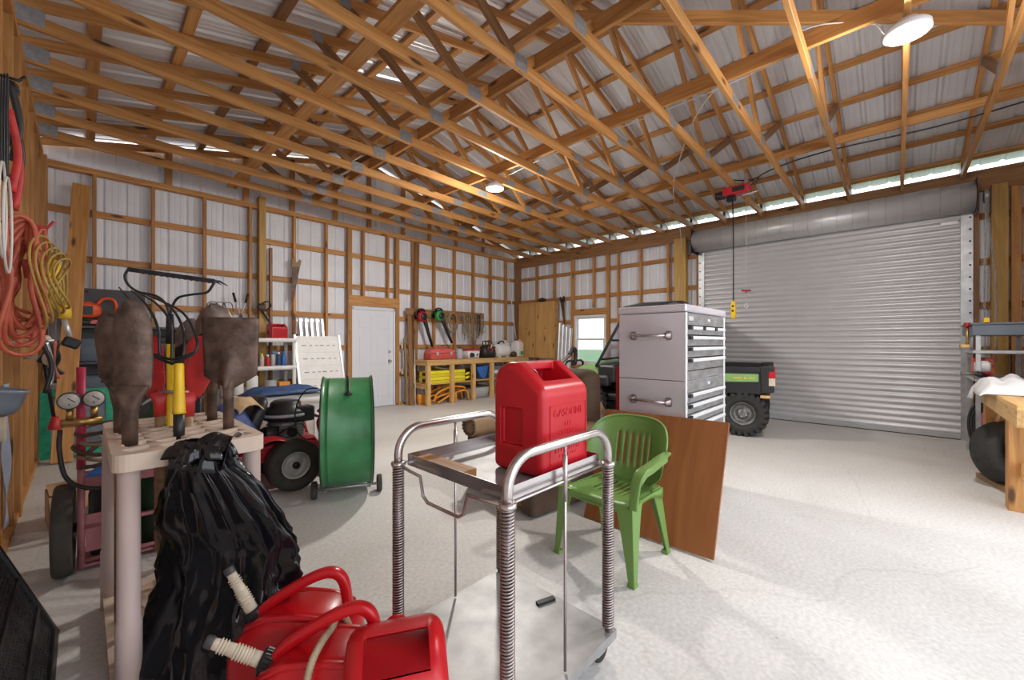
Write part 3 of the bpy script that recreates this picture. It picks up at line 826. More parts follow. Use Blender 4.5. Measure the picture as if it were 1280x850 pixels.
# ---- big square gas can, moulded handle over a pocket in the sloping top
def square_can(name, label, loc, rz, lettering=True, mat='red_can', bev=.032, zs=1.0):
    t = thing(name, label, 'gas can', loc, rz)
    prof = [(-.135, .0), (-.135, .335), (.0, .435), (.06, .435), (.1, .42), (.128, .385), (.135, .33), (.135, .0)]
    o = MB().prism(prof, -.158, .158, 'x').build('body', mat, t, bevel=bev, seg=5); apply_mods(o)
    cut = MB().prism([(-.09, .6), (-.09, .345), (.078, .345), (.072, .395), (.015, .40), (.004, .6)], -.095, .095, 'x')
    rec = MB(); rec.bb(-.2, -.136, -.03, .085, .11, .255)
    rec2 = MB(); rec2.bb(.136, .2, -.03, .085, .11, .255)
    carve(o, [cut, rec, rec2])
    for p in o.data.polygons: p.use_smooth = True
    md = o.modifiers.new('bevel', 'BEVEL'); md.width = .007; md.segments = 3; md.limit_method = 'ANGLE'; md.angle_limit = math.radians(42); md.use_clamp_overlap = True
    md = o.modifiers.new('wn', 'WEIGHTED_NORMAL')
    o.data.materials.clear(); o.data.materials.append(M[mat])
    t.scale = (1, 1, zs)
    if lettering:
        fr = MB(); fr.bb(-.115, .125, -.1375, -.135, .27, .273); fr.bb(-.115, .125, -.1375, -.135, .05, .053); fr.bb(-.115, -.112, -.1375, -.135, .05, .273); fr.bb(.122, .125, -.1375, -.135, .05, .273)
        fr.build('panel_border', mat, t)
        Mx = Matrix.Translation((.005, -.1355, .24)) @ rot('X', 90)
        text_mesh('embossed_lettering', 'GASOLINE', .042, .0022, mat, t, Mx)
        e = MB()
        for z, wv, h in ((.196, .05, .018), (.170, .085, .004), (.16, .085, .004), (.13, .15, .016), (.1, .17, .02), (.075, .12, .008)):
            n = max(3, int(wv / .016))
            for i in range(n): e.bb(.005 - wv / 2 + i * wv / n, .005 - wv / 2 + (i + .72) * wv / n, -.1372, -.135, z - h / 2, z + h / 2)
        e.build('embossed_warning', mat, t)
    MB().lathe([(.001, .03), (.03, .03), (.034, .026), (.034, 0), (.02, 0)], 20, T(.0, .125, .37) @ rot('X', -60)).build('cap', 'red_can_bright', t)
    MB().tube(bez([(.02, .03, .36), (-.03, .0, .39), (-.045, .01, .405), (-.03, .03, .37)], 5), .002, 5).build('cap_wire', 'galv', t)
    return t
square_can('gas_can', 'large square red gas can with embossed lettering standing on the cart tray', (1.327, 1.085, .853), 0)
square_can('gas_can', 'red gas can with wide open moulded handle, frontmost of the floor cans', (.70, 1.175, 0), math.radians(-30), False, 'red_can_bright', .055, .98)

# ---- low gas cans with arched handle and ribbed spout
def arch_can(label, loc, rz, spout_el, spout_out):
    t = thing('gas_can', label, 'gas can', loc, rz)
    S_ = [(-.225, .12, .03, .16), (-.215, .2, .0, .215), (-.19, .235, .0, .25), (-.12, .25, .0, .285), (-.02, .25, .0, .295), (.07, .25, .0, .288), (.13, .24, .0, .262), (.19, .22, .0, .205), (.215, .18, .0, .165), (.225, .1, .03, .13)]
    rings = []
    for x, w, z0, z1 in S_:
        rings.append([(x, a, (z0 + z1) / 2 + b) for a, b in rrect(w, z1 - z0, .05, 5)])
    MB().loft(rings).build('body', 'red_can_bright', t)
    h = bez([(.165, 0, .225), (.10, 0, .292), (-.02, 0, .362), (-.10, 0, .392), (-.145, 0, .385), (-.168, 0, .35), (-.178, 0, .29), (-.185, 0, .235)], 6)
    mb = MB(); rr = []
    for i, p in enumerate(h):
        tan = (h[min(i + 1, len(h) - 1)] - h[max(0, i - 1)]).normalized(); nz = V((0, 1, 0)).cross(tan).normalized()
        rr.append([p + V((0, 1, 0)) * a + nz * b for a, b in rrect(.05, .034, .014, 3)])
    mb.loft(rr).build('handle', 'red_can_bright', t)
    mb = MB()
    for s in (-1, 1):
        mb.loft([[(x, s * y + a, z + b) for a, b in rrect(.03, .02, .009, 3)] for x, y, z in ((-.18, .1, .245), (-.1, .103, .277), (0, .104, .287), (.08, .1, .282), (.15, .09, .25))])
    mb.build('shoulder_ridge', 'red_can_bright', t)
    base = V((.15, .0, .238)); d = V((math.cos(spout_el) * math.cos(spout_out), math.cos(spout_el) * math.sin(spout_out), math.sin(spout_el)))
    q = d.to_track_quat('Z', 'Y').to_matrix().to_4x4(); Mx = Matrix.Translation(base) @ q
    co_ = MB().lathe([(.02, -.01), (.036, -.01), (.038, .0), (.038, .028), (.034, .034), (.02, .036)], 22, Mx)
    for k in range(18):
        a = 2 * PI * k / 18; p = Mx @ V((.039 * math.cos(a), .039 * math.sin(a), .013)); co_.beam(Mx @ V((.0385 * math.cos(a), .0385 * math.sin(a), 0)), Mx @ V((.0385 * math.cos(a), .0385 * math.sin(a), .027)), .005, .003)
    co_.build('collar', 'black', t)
    pr_ = [(.023, .03), (.022, .06)]
    z = .06
    for k in range(6): pr_ += [(.0195, z + .001), (.0245, z + .003), (.0245, z + .006), (.0195, z + .008)]; z += .0095
    pr_ += [(.02, z), (.0185, z + .022)]; z += .022
    for k in range(3): pr_ += [(.0165, z + .001), (.0225, z + .003), (.0225, z + .006), (.0165, z + .008)]; z += .0095
    pr_ += [(.0175, z), (.0165, z + .02)]; z += .02
    s_ = MB().lathe(pr_, 20, Mx, caps=True).build('spout', 'cream', t)
    MB().lathe([(.0185, z - .004), (.0195, z), (.019, z + .016), (.014, z + .021), (.001, z + .022)], 18, Mx).build('spout_cap', 'dark_grey', s_)
    return t
c1 = arch_can('red gas can with spout leaning on the black bag, backmost of the floor cans', (.595, 1.735, 0), math.radians(136), math.radians(60), 0); c1.scale = (1.08, .82, 1.14)
c2 = arch_can('red gas can with low pointing spout, middle one of the floor cans', (.565, 1.445, 0), math.radians(138), math.radians(26), .12); c2.scale = (1.08, .82, 1.14)
hz = MB(); pts = bez([(.44, 1.30, .02), (.455, 1.31, .22), (.49, 1.335, .345), (.54, 1.37, .385), (.60, 1.43, .375), (.65, 1.50, .36), (.70, 1.54, .30), (.745, 1.575, .18), (.76, 1.58, .02)], 18)
rad = [.0105 + (.0022 if i % 2 else 0) for i in range(len(pts))]
ho = hz.tube(pts, rad, 10).build('ribbed_hose', 'hose_tan'); tag(ho, 'tan ribbed hose looped over the middle red gas can', 'hose')

# ---- black trash bag hung on the tool rack
def make_bag():
    t = thing('trash_bag', 'glossy black trash bag hanging from the front corner of the beige tool rack', 'trash bag', (0, 0, 0))
    NU, NV = 128, 90
    ax = V((.687, -.726, 0)); fw = V((.726, .687, 0))
    keys = [(0, .325, 1.99, .985, .07, .04), (.06, .325, 1.985, .96, .10, .05), (.14, .33, 1.97, .88, .135, .07), (.24, .355, 1.985, .80, .20, .08), (.38, .39, 2.01, .66, .275, .075), (.52, .43, 2.045, .52, .295, .075), (.68, .42, 2.05, .36, .31, .08), (.84, .375, 2.025, .18, .335, .09), (.95, .345, 1.995, .04, .335, .09), (1, .34, 1.99, .012, .31, .08)]
    def key(v):
        for a, b in zip(keys[:-1], keys[1:]):
            if v <= b[0]:
                f = (v - a[0]) / (b[0] - a[0]); f = f * f * (3 - 2 * f) if False else f
                return [p + (q - p) * f for p, q in zip(a[1:], b[1:])]
        return list(keys[-1][1:])
    def fn(u, v):
        cx, cy, cz, ra, rb = key(v)
        a = 2 * PI * u
        p = V((math.cos(a), math.sin(a), v * 2.2))
        fold = 0
        for k, (fr, am) in enumerate(((5, .11), (9, .09), (17, .05))):
            ph = noise.noise(V((v * 1.4, k * 7.1, 0))) * 1.6
            w = math.sin(fr * a + ph * 2.2 + k)
            fold += am * (1 - 2 * abs(w) ** .7)
        fold *= (1.15 - .75 * v)
        n1 = noise.noise(p * 1.9 + V((3, 1, 5))) * .16 + abs(noise.noise(p * 4.5)) * -.13 + noise.noise(p * 9.0) * .035
        m = 1 + fold + n1 * (.35 + v)
        q = V((cx, cy, cz)) + ax * (ra * math.cos(a) * m) + fw * (rb * math.sin(a) * m)
        q.z += noise.noise(p * 2.6 + V((9, 2, 2))) * .035 * (1 - abs(2 * v - 1)) + .0
        if v > .93: q.z = max(q.z, .01)
        return q
    mb = MB(); mb.grid(fn, NU, NV)
    mb.build('bag_body', 'black_bag', t)
    # gathered neck rolled over the rack edge
    def cuff(u, v):
        a = 2 * PI * u; r = .062 + .035 * v + .012 * math.sin(7 * a) + .008 * math.sin(13 * a + 1)
        return V((.325, 1.985, 0)) + ax * (r * 1.25 * math.cos(a)) + fw * (r * .9 * math.sin(a)) + V((0, 0, .972 - .05 * v + .014 * math.sin(PI * v) + .006 * math.sin(5 * a)))
    MB().grid(cuff, 72, 8).build('bag_rim', 'black_bag', t, solid=.002)
    def tongue(u, v):
        w = (u - .5); 
        return V((.36, 1.95, 1.0)) + ax * (w * (.10 + .06 * v) ) + fw * (.08 - .16 * v + .02 * math.sin(9 * u)) + V((0, 0, -.02 + .03 * math.sin(PI * v) - .10 * v * v + .008 * math.sin(14 * u)))
    MB().grid(tongue, 24, 12).build('bag_flap', 'black_bag', t, solid=.002)
    return t
make_bag()

# ---- green plastic armchair (one-piece stacking chair), faces -X in world
def make_chair():
    t = thing('plastic_armchair', 'green plastic stacking armchair between the cart and the leaning plywood', 'chair', (2.36, 1.33, 0), math.radians(178))
    def arc(u, v):                                 # backrest shell: u -1..1 round the back, v height
        s = -1 + 2 * u; a = s * math.radians(78)
        top = .85 - .15 * abs(s) ** 3.2
        z0 = .40 + .20 * abs(s) ** 2.0
        z = z0 + (top - z0) * v
        lean = .10 * ((z - .40) / .45)
        R = .285
        return V((-.035 - lean - (R * math.cos(a) * .72) + .02, (R + .012 * v) * math.sin(a) * 1.0, z))
    sl = lambda i, j: (4 <= j <= 11) and (i in (17, 20, 23, 26, 29, 32))
    MB().grid(arc, 50, 16, skip=sl).build('backrest', 'green_chair', t, solid=.006, bevel=.0)
    # rim bead along the top edge
    rimp = [arc(i / 50, 1) + V((0, 0, .0)) for i in range(51)]
    MB().tube(rimp, .0085, 8).build('back_rim', 'green_chair', t)
    # lower side openings: arms run forward from the shell, then dive to the front legs
    for s in (-1, 1):
        e = arc(1 if s > 0 else 0, 1)
        ctr = bez([e + V((-.02, 0, -.02)), (e.x + .09, s * .292, .668), (.10, s * .295, .65), (.185, s * .29, .635), (.225, s * .283, .59), (.232, s * .275, .52), (.235, s * .268, .43)], 7)
        rr = []
        for i, p in enumerate(ctr):
            tn = (ctr[min(i + 1, len(ctr) - 1)] - ctr[max(i - 1, 0)]).normalized(); y = V((0, 1, 0)); nn = y.cross(tn).normalized()
            k = i / (len(ctr) - 1); w = .05 + .015 * math.sin(PI * k)
            rr.append([p + y * a + nn * b for a, b in rrect(w, .02, .009, 3)])
        MB().loft(rr).build('arm', 'green_chair', t)
        lip = MB(); lip.loft([[p + V((0, s * .028, -.012)) + V((0, a, b)) for a, b in rrect(.008, .034, .003, 2)] for p in ctr[4:28]]); lip.build('arm_lip', 'green_chair', t)
    def seat(u, v):
        x = -.235 + .47 * u; y = (-.235 + .47 * v) * (1.02 - .10 * (1 - u)) 
        dip = -.022 * (1 - (2 * v - 1) ** 2) * (.4 + .6 * math.sin(PI * min(1, u * .9)))
        front = -.045 * max(0, (u - .86) / .14) ** 2; side = -.03 * max(0, (abs(2 * v - 1) - .86) / .14) ** 2
        return V((x, y, .435 + dip + front + side + .01 * u))
    sk = lambda i, j: (6 <= i <= 20) and (j in (8, 11, 14, 17, 20, 23))
    MB().grid(seat, 32, 32, skip=sk).build('seat', 'green_chair', t, solid=.006)
    ap = MB()
    ap.loft([[(.235 + .0 - .012 * (2 * k - 1) ** 2, -.235 + .47 * k, z) for z in (.435, .36 + .05 * (1 - (2 * k - 1) ** 2))] for k in [i / 16 for i in range(17)]], closed_ring=False, caps=False)
    for s in (-1, 1): ap.loft([[(-.22 + .455 * k, s * (.225 + .01 * k), z) for z in (.435, .36 + .05 * (1 - (2 * k - 1) ** 2))] for k in [i / 16 for i in range(17)]], closed_ring=False, caps=False)
    ap.build('seat_apron', 'green_chair', t, solid=.006)
    def leg(x0, y0, x1, y1, z1, w0, w1):
        mb = MB(); rr = []
        sx = 1 if x1 > 0 else -1; sy = 1 if y1 > 0 else -1
        for k in [i / 10 for i in range(11)]:
            z = z1 * (1 - k); x = x0 + (x1 - x0) * k; y = y0 + (y1 - y0) * k; w = w0 + (w1 - w0) * k ** .7; th = .009
            # L-section opening inwards
            rr.append([(x, y, z), (x - sx * w, y, z), (x - sx * w, y - sy * th, z), (x - sx * th, y - sy * th, z), (x - sx * th, y - sy * w, z), (x, y - sy * w, z)])
        mb.loft(rr, smooth=False)
        l = mb.build('leg', 'green_chair', t, bevel=.003)
        f = MB(); f.prism([(x1 + sx * .003, y1 + sy * .003), (x1 - sx * (w1 + .008), y1 + sy * .003), (x1 - sx * (w1 + .008), y1 - sy * (w1 + .008)), (x1 + sx * .003, y1 - sy * (w1 + .008))], 0.0, .022)
        f.build('foot', 'green_chair', l, bevel=.004)
    leg(.235, .262, .255, .285, .44, .12, .036); leg(.235, -.262, .255, -.285, .44, .12, .036)
    leg(-.215, .215, -.275, .25, .44, .12, .034); leg(-.215, -.215, -.275, -.25, .44, .12, .034)
    return t
make_chair()
yb = thing('yellow_strap_buckle', 'x', 'tool', (2.62, 1.62, .52)); bpy.data.objects.remove(yb)

# ---- stained plywood offcut leaning on the chest
pl = plank('plywood_sheet', (2.845, .835, .42), (2.845, 1.80, .42), .0, .0, M['ply']) if False else None
def leaning_panel(name, p_bl, p_br, p_tl, th, mat):
    """flat board from three corners, its own X axis running up the board"""
    a, b, c = V(p_bl), V(p_br), V(p_tl); y = (b - a); L = y.length; y.normalize(); u = c - a; Hh = u.length; u.normalize(); n = u.cross(y).normalized(); y = n.cross(u)
    o = MB().box((Hh / 2, L / 2, 0), (Hh, L, th)).build(name, mat, None, bevel=.002, seg=1)
    o.matrix_world = Matrix.Translation(a) @ Matrix((u, y, n)).transposed().to_4x4(); return o
pl = leaning_panel('plywood_sheet', (2.70, 1.78, .0), (2.69, .826, .0), (3.06, 1.79, .80), .018, 'ply')
tag(pl, 'reddish stained plywood sheet leaning against the steel drawer chest', 'plywood')

# ---- stainless drawer chest
def make_chest():
    t = thing('drawer_chest', 'tall stainless steel drawer chest on casters with handles on its end panel', 'tool chest', (0, 0, 0))
    x0, x1, y0, y1 = 3.205, 4.18, 1.19, 1.75
    def casing(name, z0, z1):
        mb = MB(); mb.bb(x0, x0 + .02, y0, y1, z0, z1); mb.bb(x1 - .02, x1, y0, y1, z0, z1); mb.bb(x0 + .02, x1 - .02, y1 - .02, y1, z0, z1)
        mb.bb(x0 + .02, x1 - .02, y0 + .01, y1 - .02, z0, z0 + .015); mb.bb(x0 + .02, x1 - .02, y0 + .01, y1 - .02, z1 - .015, z1)
        return mb.build(name, 'chest_end', t, bevel=.004)
    casing('lower_cabinet', .13, 1.06); casing('upper_cabinet', 1.065, 1.60)
    mb = MB(); mb.bb(x0 - .012, x1 + .012, y0 - .012, y1 + .012, 1.605, 1.665); mb.build('lid', 'chest_end', t, bevel=.015, seg=3)
    tr_ = MB(); tr_.bb(x1 - .035, x1 + .003, y0 - .006, y0 + .005, .13, 1.6); tr_.bb(x0 - .002, x0 + .03, y0 - .006, y0 + .005, .13, 1.6); tr_.build('corner_trim', 'chest_trim', t, bevel=.002)
    def drawer(z0, z1, a=x0 + .035, b=x1 - .04, lat=True):
        d = MB().bb(a, b, y0 - .006, y0 + .02, z0 + .004, z1 - .004).build('drawer', 'chest_drawer', t, bevel=.002)
        h = MB(); h.bb(a + (.06 if lat else 0), b, y0 - .024, y0 - .006, z1 - .032, z1 - .006)
        h.build('pull', 'chest_trim', d, bevel=.004)
        l = MB(); c = a + .03
        l.prism([(c - .022, z1 - .034), (c, z1 - .026), (c + .022, z1 - .034), (c + .022, z1 - .006), (c, z1 - .014), (c - .022, z1 - .006)], y0 - .03, y0 - .006, 'y')
        l.build('latch', 'black', d)
    zs = [1.50, 1.42, 1.33, 1.24, 1.13, 1.08]
    third = (x1 - x0 - .075) / 3
    MB().bb(x0 + .035, x1 - .04, y0 - .006, y0 + .02, 1.505, 1.595).build('front_panel', 'chest_drawer', t)
    for i in range(3): drawer(1.425, 1.50, x0 + .035 + i * third, x0 + .035 + (i + 1) * third - .004)
    for a, b in ((1.335, 1.422), (1.245, 1.332), (1.14, 1.242)): drawer(a, b)
    MB().bb(x0 + .035, x1 - .04, y0 - .006, y0 + .02, 1.075, 1.137).build('front_panel', 'chest_drawer', t)
    MB().bb(x0 + .035, x1 - .04, y0 - .006, y0 + .02, .97, 1.055).build('front_panel', 'chest_drawer', t)
    for a, b in ((.885, .967), (.80, .882), (.715, .797), (.62, .712), (.52, .617), (.34, .517), (.15, .337)): drawer(a, b)
    lk = MB()
    for z in (1.55, 1.015): lk.lathe([(.001, .01), (.012, .008), (.014, 0)], 12, T(3.72, y0 - .006, z) @ rot('X', 90))
    lk.build('lock', 'chest_trim', t)
    bt = MB(); bt.prism(rrect(.1, .035, .016, 4), -.002, .002, 'y', T(x0 + .1, y0 - .008, 1.555)); bt.build('badge', 'light_grey', t)
    # end-panel handles with the pressed dish behind
    for z in (1.42, .89):
        h = MB(); yc = (y0 + y1) / 2
        h.tube([(x0 - .045, yc - .14, z), (x0 - .045, yc + .14, z)], .0115, 12)
        ho_ = h.build('side_handle', 'tube_steel', t)
        for s in (-1, 1):
            MB().loft([[(x0 - .0, yc + s * .15 + a, z + b) for a, b in rrect(.06, .075, .02, 3)], [(x0 - .02, yc + s * .15 + a, z + b) for a, b in rrect(.045, .05, .018, 3)], [(x0 - .055, yc + s * .14 + a, z + b) for a, b in rrect(.03, .032, .012, 3)]]).build('handle_bracket', 'spring_steel', ho_)
    rv = MB()
    for z in (1.55, 1.2, 1.1, 1.0, .6, .3):
        for y in (y0 + .02, y1 - .03): rv.ell((x0 - .001, y, z), (.004, .005, .005), 8, 6)
    rv.build('rivets', 'galv', t)
    for x in (x0 + .1, x1 - .1):
        for y in (y0 + .08, y1 - .08):
            c = MB().lathe([(.01, .02), (.055, .018), (.06, .008), (.06, -.008), (.055, -.018), (.01, -.02)], 20, T(x, y, .06) @ rot('X', 90)).build('caster', 'rubber', t)
            MB().bb(x - .035, x + .035, y - .028, y + .028, .1, .13).build('caster_plate', 'galv', c)
    return t
make_chest()
# things lying on the chest lid
def cloth(name, label, cat, c, sx, sy, h, mat, seed=0, rz=0, n=28):
    def fn(u, v):
        x = (u - .5) * sx; y = (v - .5) * sy
        e = max(0, 1 - max(abs(2 * u - 1), abs(2 * v - 1)) ** 4)
        wob = noise.noise(V((u * 3 + seed, v * 3, seed))) * .5 + noise.noise(V((u * 7, v * 7 + seed, 3))) * .25
        R = 1 + .12 * noise.noise(V((math.cos(6.28 * u) * 2, seed, v * 2)))
        return V((x * R, y * R, h * e * (.6 + wob) + .004))
    o = MB().grid(fn, n, n).build(name, mat, solid=.004); o.location = c; o.rotation_euler = (0, 0, rz)
    return tag(o, label, cat)
cloth('work_cloth', 'dark grey cloth bunched on top of the steel drawer chest', 'cloth', (3.85, 1.52, 1.666), .5, .3, .07, 'dark_grey', 4)

# ---- beige resin tool rack
RK = thing('tool_rack', 'beige resin tool rack holding rusty shovels and forks upright', 'tool rack', (0, 0, 0))
rk = MB().prism(rrect(.50, .93, .05, 5), .885, .95, 'z', T(.325, 2.54, 0))
ro = rk.build('rack_top', 'beige', RK)
holes = MB()
for i in range(4):
    for j in range(8):
        x = .325 - .165 + i * .11; y = 2.54 - .37 + j * .1057
        R = rot('Z', 45 if (i + j) % 2 else -45).to_3x3()
        holes.box((x, y, .92), (.092, .066, .2), R if False else rot('Z', 22).to_3x3())
carve(ro, [holes]); ro.modifiers.new('bevel', 'BEVEL').width = .005
wav = MB()
for sgn in (-1, 1):
    wav.tube([(.325 + sgn * .25, 2.1 + .11 * i, .905 + .012 * math.sin(i * 1.9)) for i in range(9)], .012, 8)
pass
for x, y in ((.125, 2.145), (.53, 2.125), (.105, 2.95), (.52, 2.93)):
    MB().lathe([(.040, 0), (.040, .30), (.036, .31), (.034, .88), (.04, .89)], 20, T(x, y, 0)).build('leg', 'beige_leg', RK)
bs = MB().prism(rrect(.50, .93, .05, 5), .03, .07, 'z', T(.325, 2.54, 0)).build('rack_base', 'beige', RK)
bh = MB()
for i in range(4):
    for j in range(8): bh.box((.325 - .165 + i * .11, 2.54 - .37 + j * .1057, .07), (.085, .07, .06), rot('Z', 22).to_3x3())
carve(bs, [bh])
# ---- long-handled tools
def handle(t, p0, p1, r, mat, name='handle'):
    return MB().cyl(p0, p1, r, 12).build(name, mat, t)
def blade(t, pw, pl_, mat, origin, wdir, ldir, ndir, cup, name='blade', crown=None):
    """pw(v): half width at v along the length pl_; cup: depth of the dish"""
    w, l, n = V(wdir).normalized(), V(ldir).normalized(), V(ndir).normalized()
    def fn(u, v):
        s = 2 * u - 1
        return V(origin) + w * (s * pw(v)) + l * (pl_ * v) + n * (cup * (s * s) * (.5 + .5 * min(1, v * 3)) + (crown(s, v) if crown else 0))
    return MB().grid(fn, 18, 24).build(name, mat, t, solid=.005)
import bisect
def lerp(tab):
    xs = [a for a, _ in tab]
    def f(x):
        i = min(max(bisect.bisect_right(xs, x) - 1, 0), len(xs) - 2); a, b = tab[i], tab[i + 1]; k = (x - a[0]) / (b[0] - a[0]); return a[1] + (b[1] - a[1]) * max(0, min(1, k))
    return f
# 1 drain spade, blade up, back towards the room
t = thing('spade', 'rusty drain spade with rounded blade, leftmost front tool in the beige rack', 'shovel', (.138, 2.31, 0))
wd1 = lerp([(0, .060), (.05, .068), (.12, .070), (.3, .071), (.7, .069), (.86, .06), (.94, .043), (.985, .02), (1, .004)])
blade(t, wd1, .385, 'rust', (0, 0, 1.165), (.83, -.55, 0), (-.02, .06, 1), (-.45, -.8, 0), -.035 * -1 * -1)
MB().loft([[V((0, 0, z)) + V((.83, -.55, 0)) * a + V((.45, .8, 0)) * b for a, b in rrect(w, d, min(w, d) * .45, 4)] for z, w, d in ((.93, .052, .05), (1.08, .056, .052), (1.1, .062, .055), (1.135, .085, .045), (1.17, .128, .035), (1.19, .135, .012))]).build('socket', 'rust', t)
handle(t, (0, 0, .08), (0, 0, .94), .021, 'handle_wood')
# 2 second spade behind, leaning left
t = thing('spade', 'rusty spade leaning left behind the front spade in the beige rack', 'shovel', (.122, 2.63, 0))
wd2 = lerp([(0, .03), (.08, .075), (.3, .08), (.75, .076), (.92, .05), (1, .01)])
blade(t, wd2, .33, 'rust', (-.02, .03, 1.185), (.75, -.66, .1), (-.10, .1, 1), (-.45, -.8, 0), -.045)
MB().loft([[V((x, y, z)) + V((.75, -.66, 0)) * a + V((.5, .8, 0)) * b for a, b in rrect(w, .04, .015, 3)] for x, y, z, w in ((0, 0, .93, .045), (0, .0, 1.06, .047), (-.01, .015, 1.15, .06), (-.02, .03, 1.2, .1))]).build('socket', 'rust', t)
handle(t, (0, 0, .08), (0, 0, .95), .019, 'handle_wood')
# 3 square shovel
t = thing('square_shovel', 'rusty square-mouth shovel, blade up, rightmost tool in the beige rack', 'shovel', (.493, 2.37, 0))
w3, l3, n3 = V((.80, -.60, 0)), V((0, .02, 1)), V((-.6, -.8, 0))
wd3 = lerp([(0, .02), (.06, .055), (.16, .115), (.22, .12), (1, .130)])
def cr3(s, v): return .045 * math.exp(-(s * 4.2) ** 2) * max(0, 1 - v * 1.35) + .0
blade(t, wd3, .345, 'rust', (0, 0, 1.145), w3, l3, n3, -.028, crown=cr3)
MB().loft([[V((0, 0, z)) + w3 * a + n3 * b for a, b in rrect(w, d, min(w, d) * .45, 4)] for z, w, d in ((.91, .044, .044), (1.1, .042, .042), (1.16, .05, .045), (1.22, .055, .04), (1.30, .03, .03))]).build('socket', 'rust', t)
handle(t, (0, 0, .08), (0, 0, .92), .018, 'handle_wood')
# 4 round-point shovel behind it
t = thing('round_shovel', 'rusty round-point shovel standing behind the square shovel in the beige rack', 'shovel', (.485, 2.69, 0))
blade(t, lerp([(0, .02), (.1, .075), (.3, .105), (.7, .10), (.9, .065), (1, .008)]), .34, 'rust_light', (0, 0, 1.24), (.8, -.6, 0), (-.02, .03, 1), (-.6, -.8, 0), -.05)
MB().loft([[V((0, 0, z)) + V((.8, -.6, 0)) * a + V((.6, .8, 0)) * b for a, b in rrect(w, .04, .015, 3)] for z, w in ((.93, .042), (1.2, .044), (1.27, .08))]).build('socket', 'rust', t)
handle(t, (0, 0, .08), (0, 0, .95), .02, 'rust')
for (x, y), lab in (((.505, 2.88), 'bare wooden tool handle at the back right of the beige rack'), ((.405, 2.86), 'bare wooden tool handle beside the red digger in the beige rack')):
    t = thing('shovel', lab, 'shovel', (x, y, 0))
    handle(t, (0, 0, .08), (0, 0, 1.2), .018, 'handle_wood')
    blade(t, lerp([(0, .02), (.1, .07), (.3, .095), (.7, .09), (.9, .06), (1, .008)]), .3, 'rust_light', (0, 0, 1.2), (.8, -.6, 0), (0, .02, 1), (-.6, -.8, 0), -.045)
# 5 manure fork
t = thing('garden_fork', 'black five-tine fork with yellow socket standing in the beige rack', 'garden fork', (.30, 2.335, 0))
F0 = V((.30, 2.335, 0)); base = [(.199, 2.438, 1.325), (.243, 2.391, 1.303), (.278, 2.355, 1.290), (.312, 2.319, 1.303), (.349, 2.279, 1.325)]
mid = [(.186, 2.47, 1.40), (.238, 2.43, 1.43), (.279, 2.40, 1.45), (.318, 2.37, 1.43), (.356, 2.315, 1.40)]
up_ = [(.171, 2.60, 1.53), (.213, 2.569, 1.54), (.249, 2.53, 1.541), (.286, 2.495, 1.537), (.327, 2.448, 1.508)]
tip = [(.127, 2.776, 1.638), (.168, 2.733, 1.623), (.2, 2.699, 1.607), (.222, 2.676, 1.599), (.243, 2.653, 1.591)]
for i in range(5):
    pts = [V((.278, 2.352, 1.272)) - F0, V(base[i]) - F0, V(mid[i]) - F0, V(up_[i]) - F0, V(tip[i]) - F0]
    b = bez(pts, 8); MB().tube(b, [.0065 - .004 * (k / len(b)) ** 3 for k in range(len(b))], 8).build('tine', 'fork_steel', t)
MB().tube([V(p) - F0 for p in base], .0065, 8).build('tine_shoulder', 'fork_steel', t)
MB().lathe([(.012, 1.275), (.018, 1.27), (.019, 1.2), (.024, 1.06), (.026, 1.05)], 16, caps=True).build('socket', 'yellow', t)
MB().lathe([(.021, .90), (.021, 1.05)], 16).build('grip_sleeve', 'black', t)
handle(t, (0, 0, .08), (0, 0, .95), .019, 'yellow')
# 6 bow rake
t = thing('bow_rake', 'dark steel bow rake raised above the fork in the beige rack', 'rake', (0, 0, 0))
a, b = V((.161, 2.813, 1.735)), V((.46, 2.497, 1.675))
MB().beam(a, b, .012, .022).build('rake_head', 'fork_steel', t, bevel=.002)
nd = V((.726, .687, 0)); tm = MB()
for i in range(15):
    p = a + (b - a) * (i / 14); tm.tube([p, p + nd * .03 + V((.004, 0, .004)), p + nd * .075 + V((.01, -.008, -.012))], [.0065, .006, .002], 6)
tm.build('teeth', 'fork_steel', t)
for pts in ([a, (.150, 2.825, 1.70), (.163, 2.81, 1.655), (.2, 2.77, 1.62), (.258, 2.711, 1.601), (.292, 2.675, 1.56), (.305, 2.661, 1.50)], [b, (.452, 2.508, 1.65), (.432, 2.53, 1.618), (.38, 2.585, 1.608), (.335, 2.63, 1.592), (.315, 2.65, 1.55), (.307, 2.658, 1.50)]):
    MB().tube(bez(pts, 7), .006, 8).build('bow', 'fork_steel', t)
MB().cyl((.307, 2.66, 1.36), (.306, 2.66, 1.51), .019, 12, .015).build('socket', 'black_metal', t)
handle(t, (.31, 2.66, .08), (.307, 2.66, 1.37), .0165, 'yellow')
# 7 red clam-shell post-hole digger
t = thing('post_hole_digger', 'red clam-shell post-hole digger with blades up in the beige rack', 'post hole digger', (.315, 2.62, 0))
for s, c in ((-1, (-.052, .055, 1.09)), (1, (.058, -.062, 1.09))):
    wv = lerp([(0, .03), (.12, .05), (.3, .068), (.8, .068), (.93, .05), (1, .02)])
    blade(t, wv, .31, 'red_worn', c, (.72, -.70, 0), (s * .04, -s * .04, 1), (-s * .7, s * .7 * .2 - .5, 0), -.03, name='blade')
    MB().loft([[V((c[0] * .9 + a, c[1] * .9 + b, z)) for a, b in rrect(w, .04, .015, 3)] for z, w in ((1.0, .045), (1.07, .05), (1.12, .09))]).build('blade_socket', 'red_worn', t)
    handle(t, (c[0] * .7, c[1] * .7, .08), (c[0] * .9, c[1] * .9, 1.03), .02, 'handle_wood')
MB().cyl((-.05, .05, 1.12), (.055, -.06, 1.12), .009, 10).build('pivot_bolt', 'galv', t)
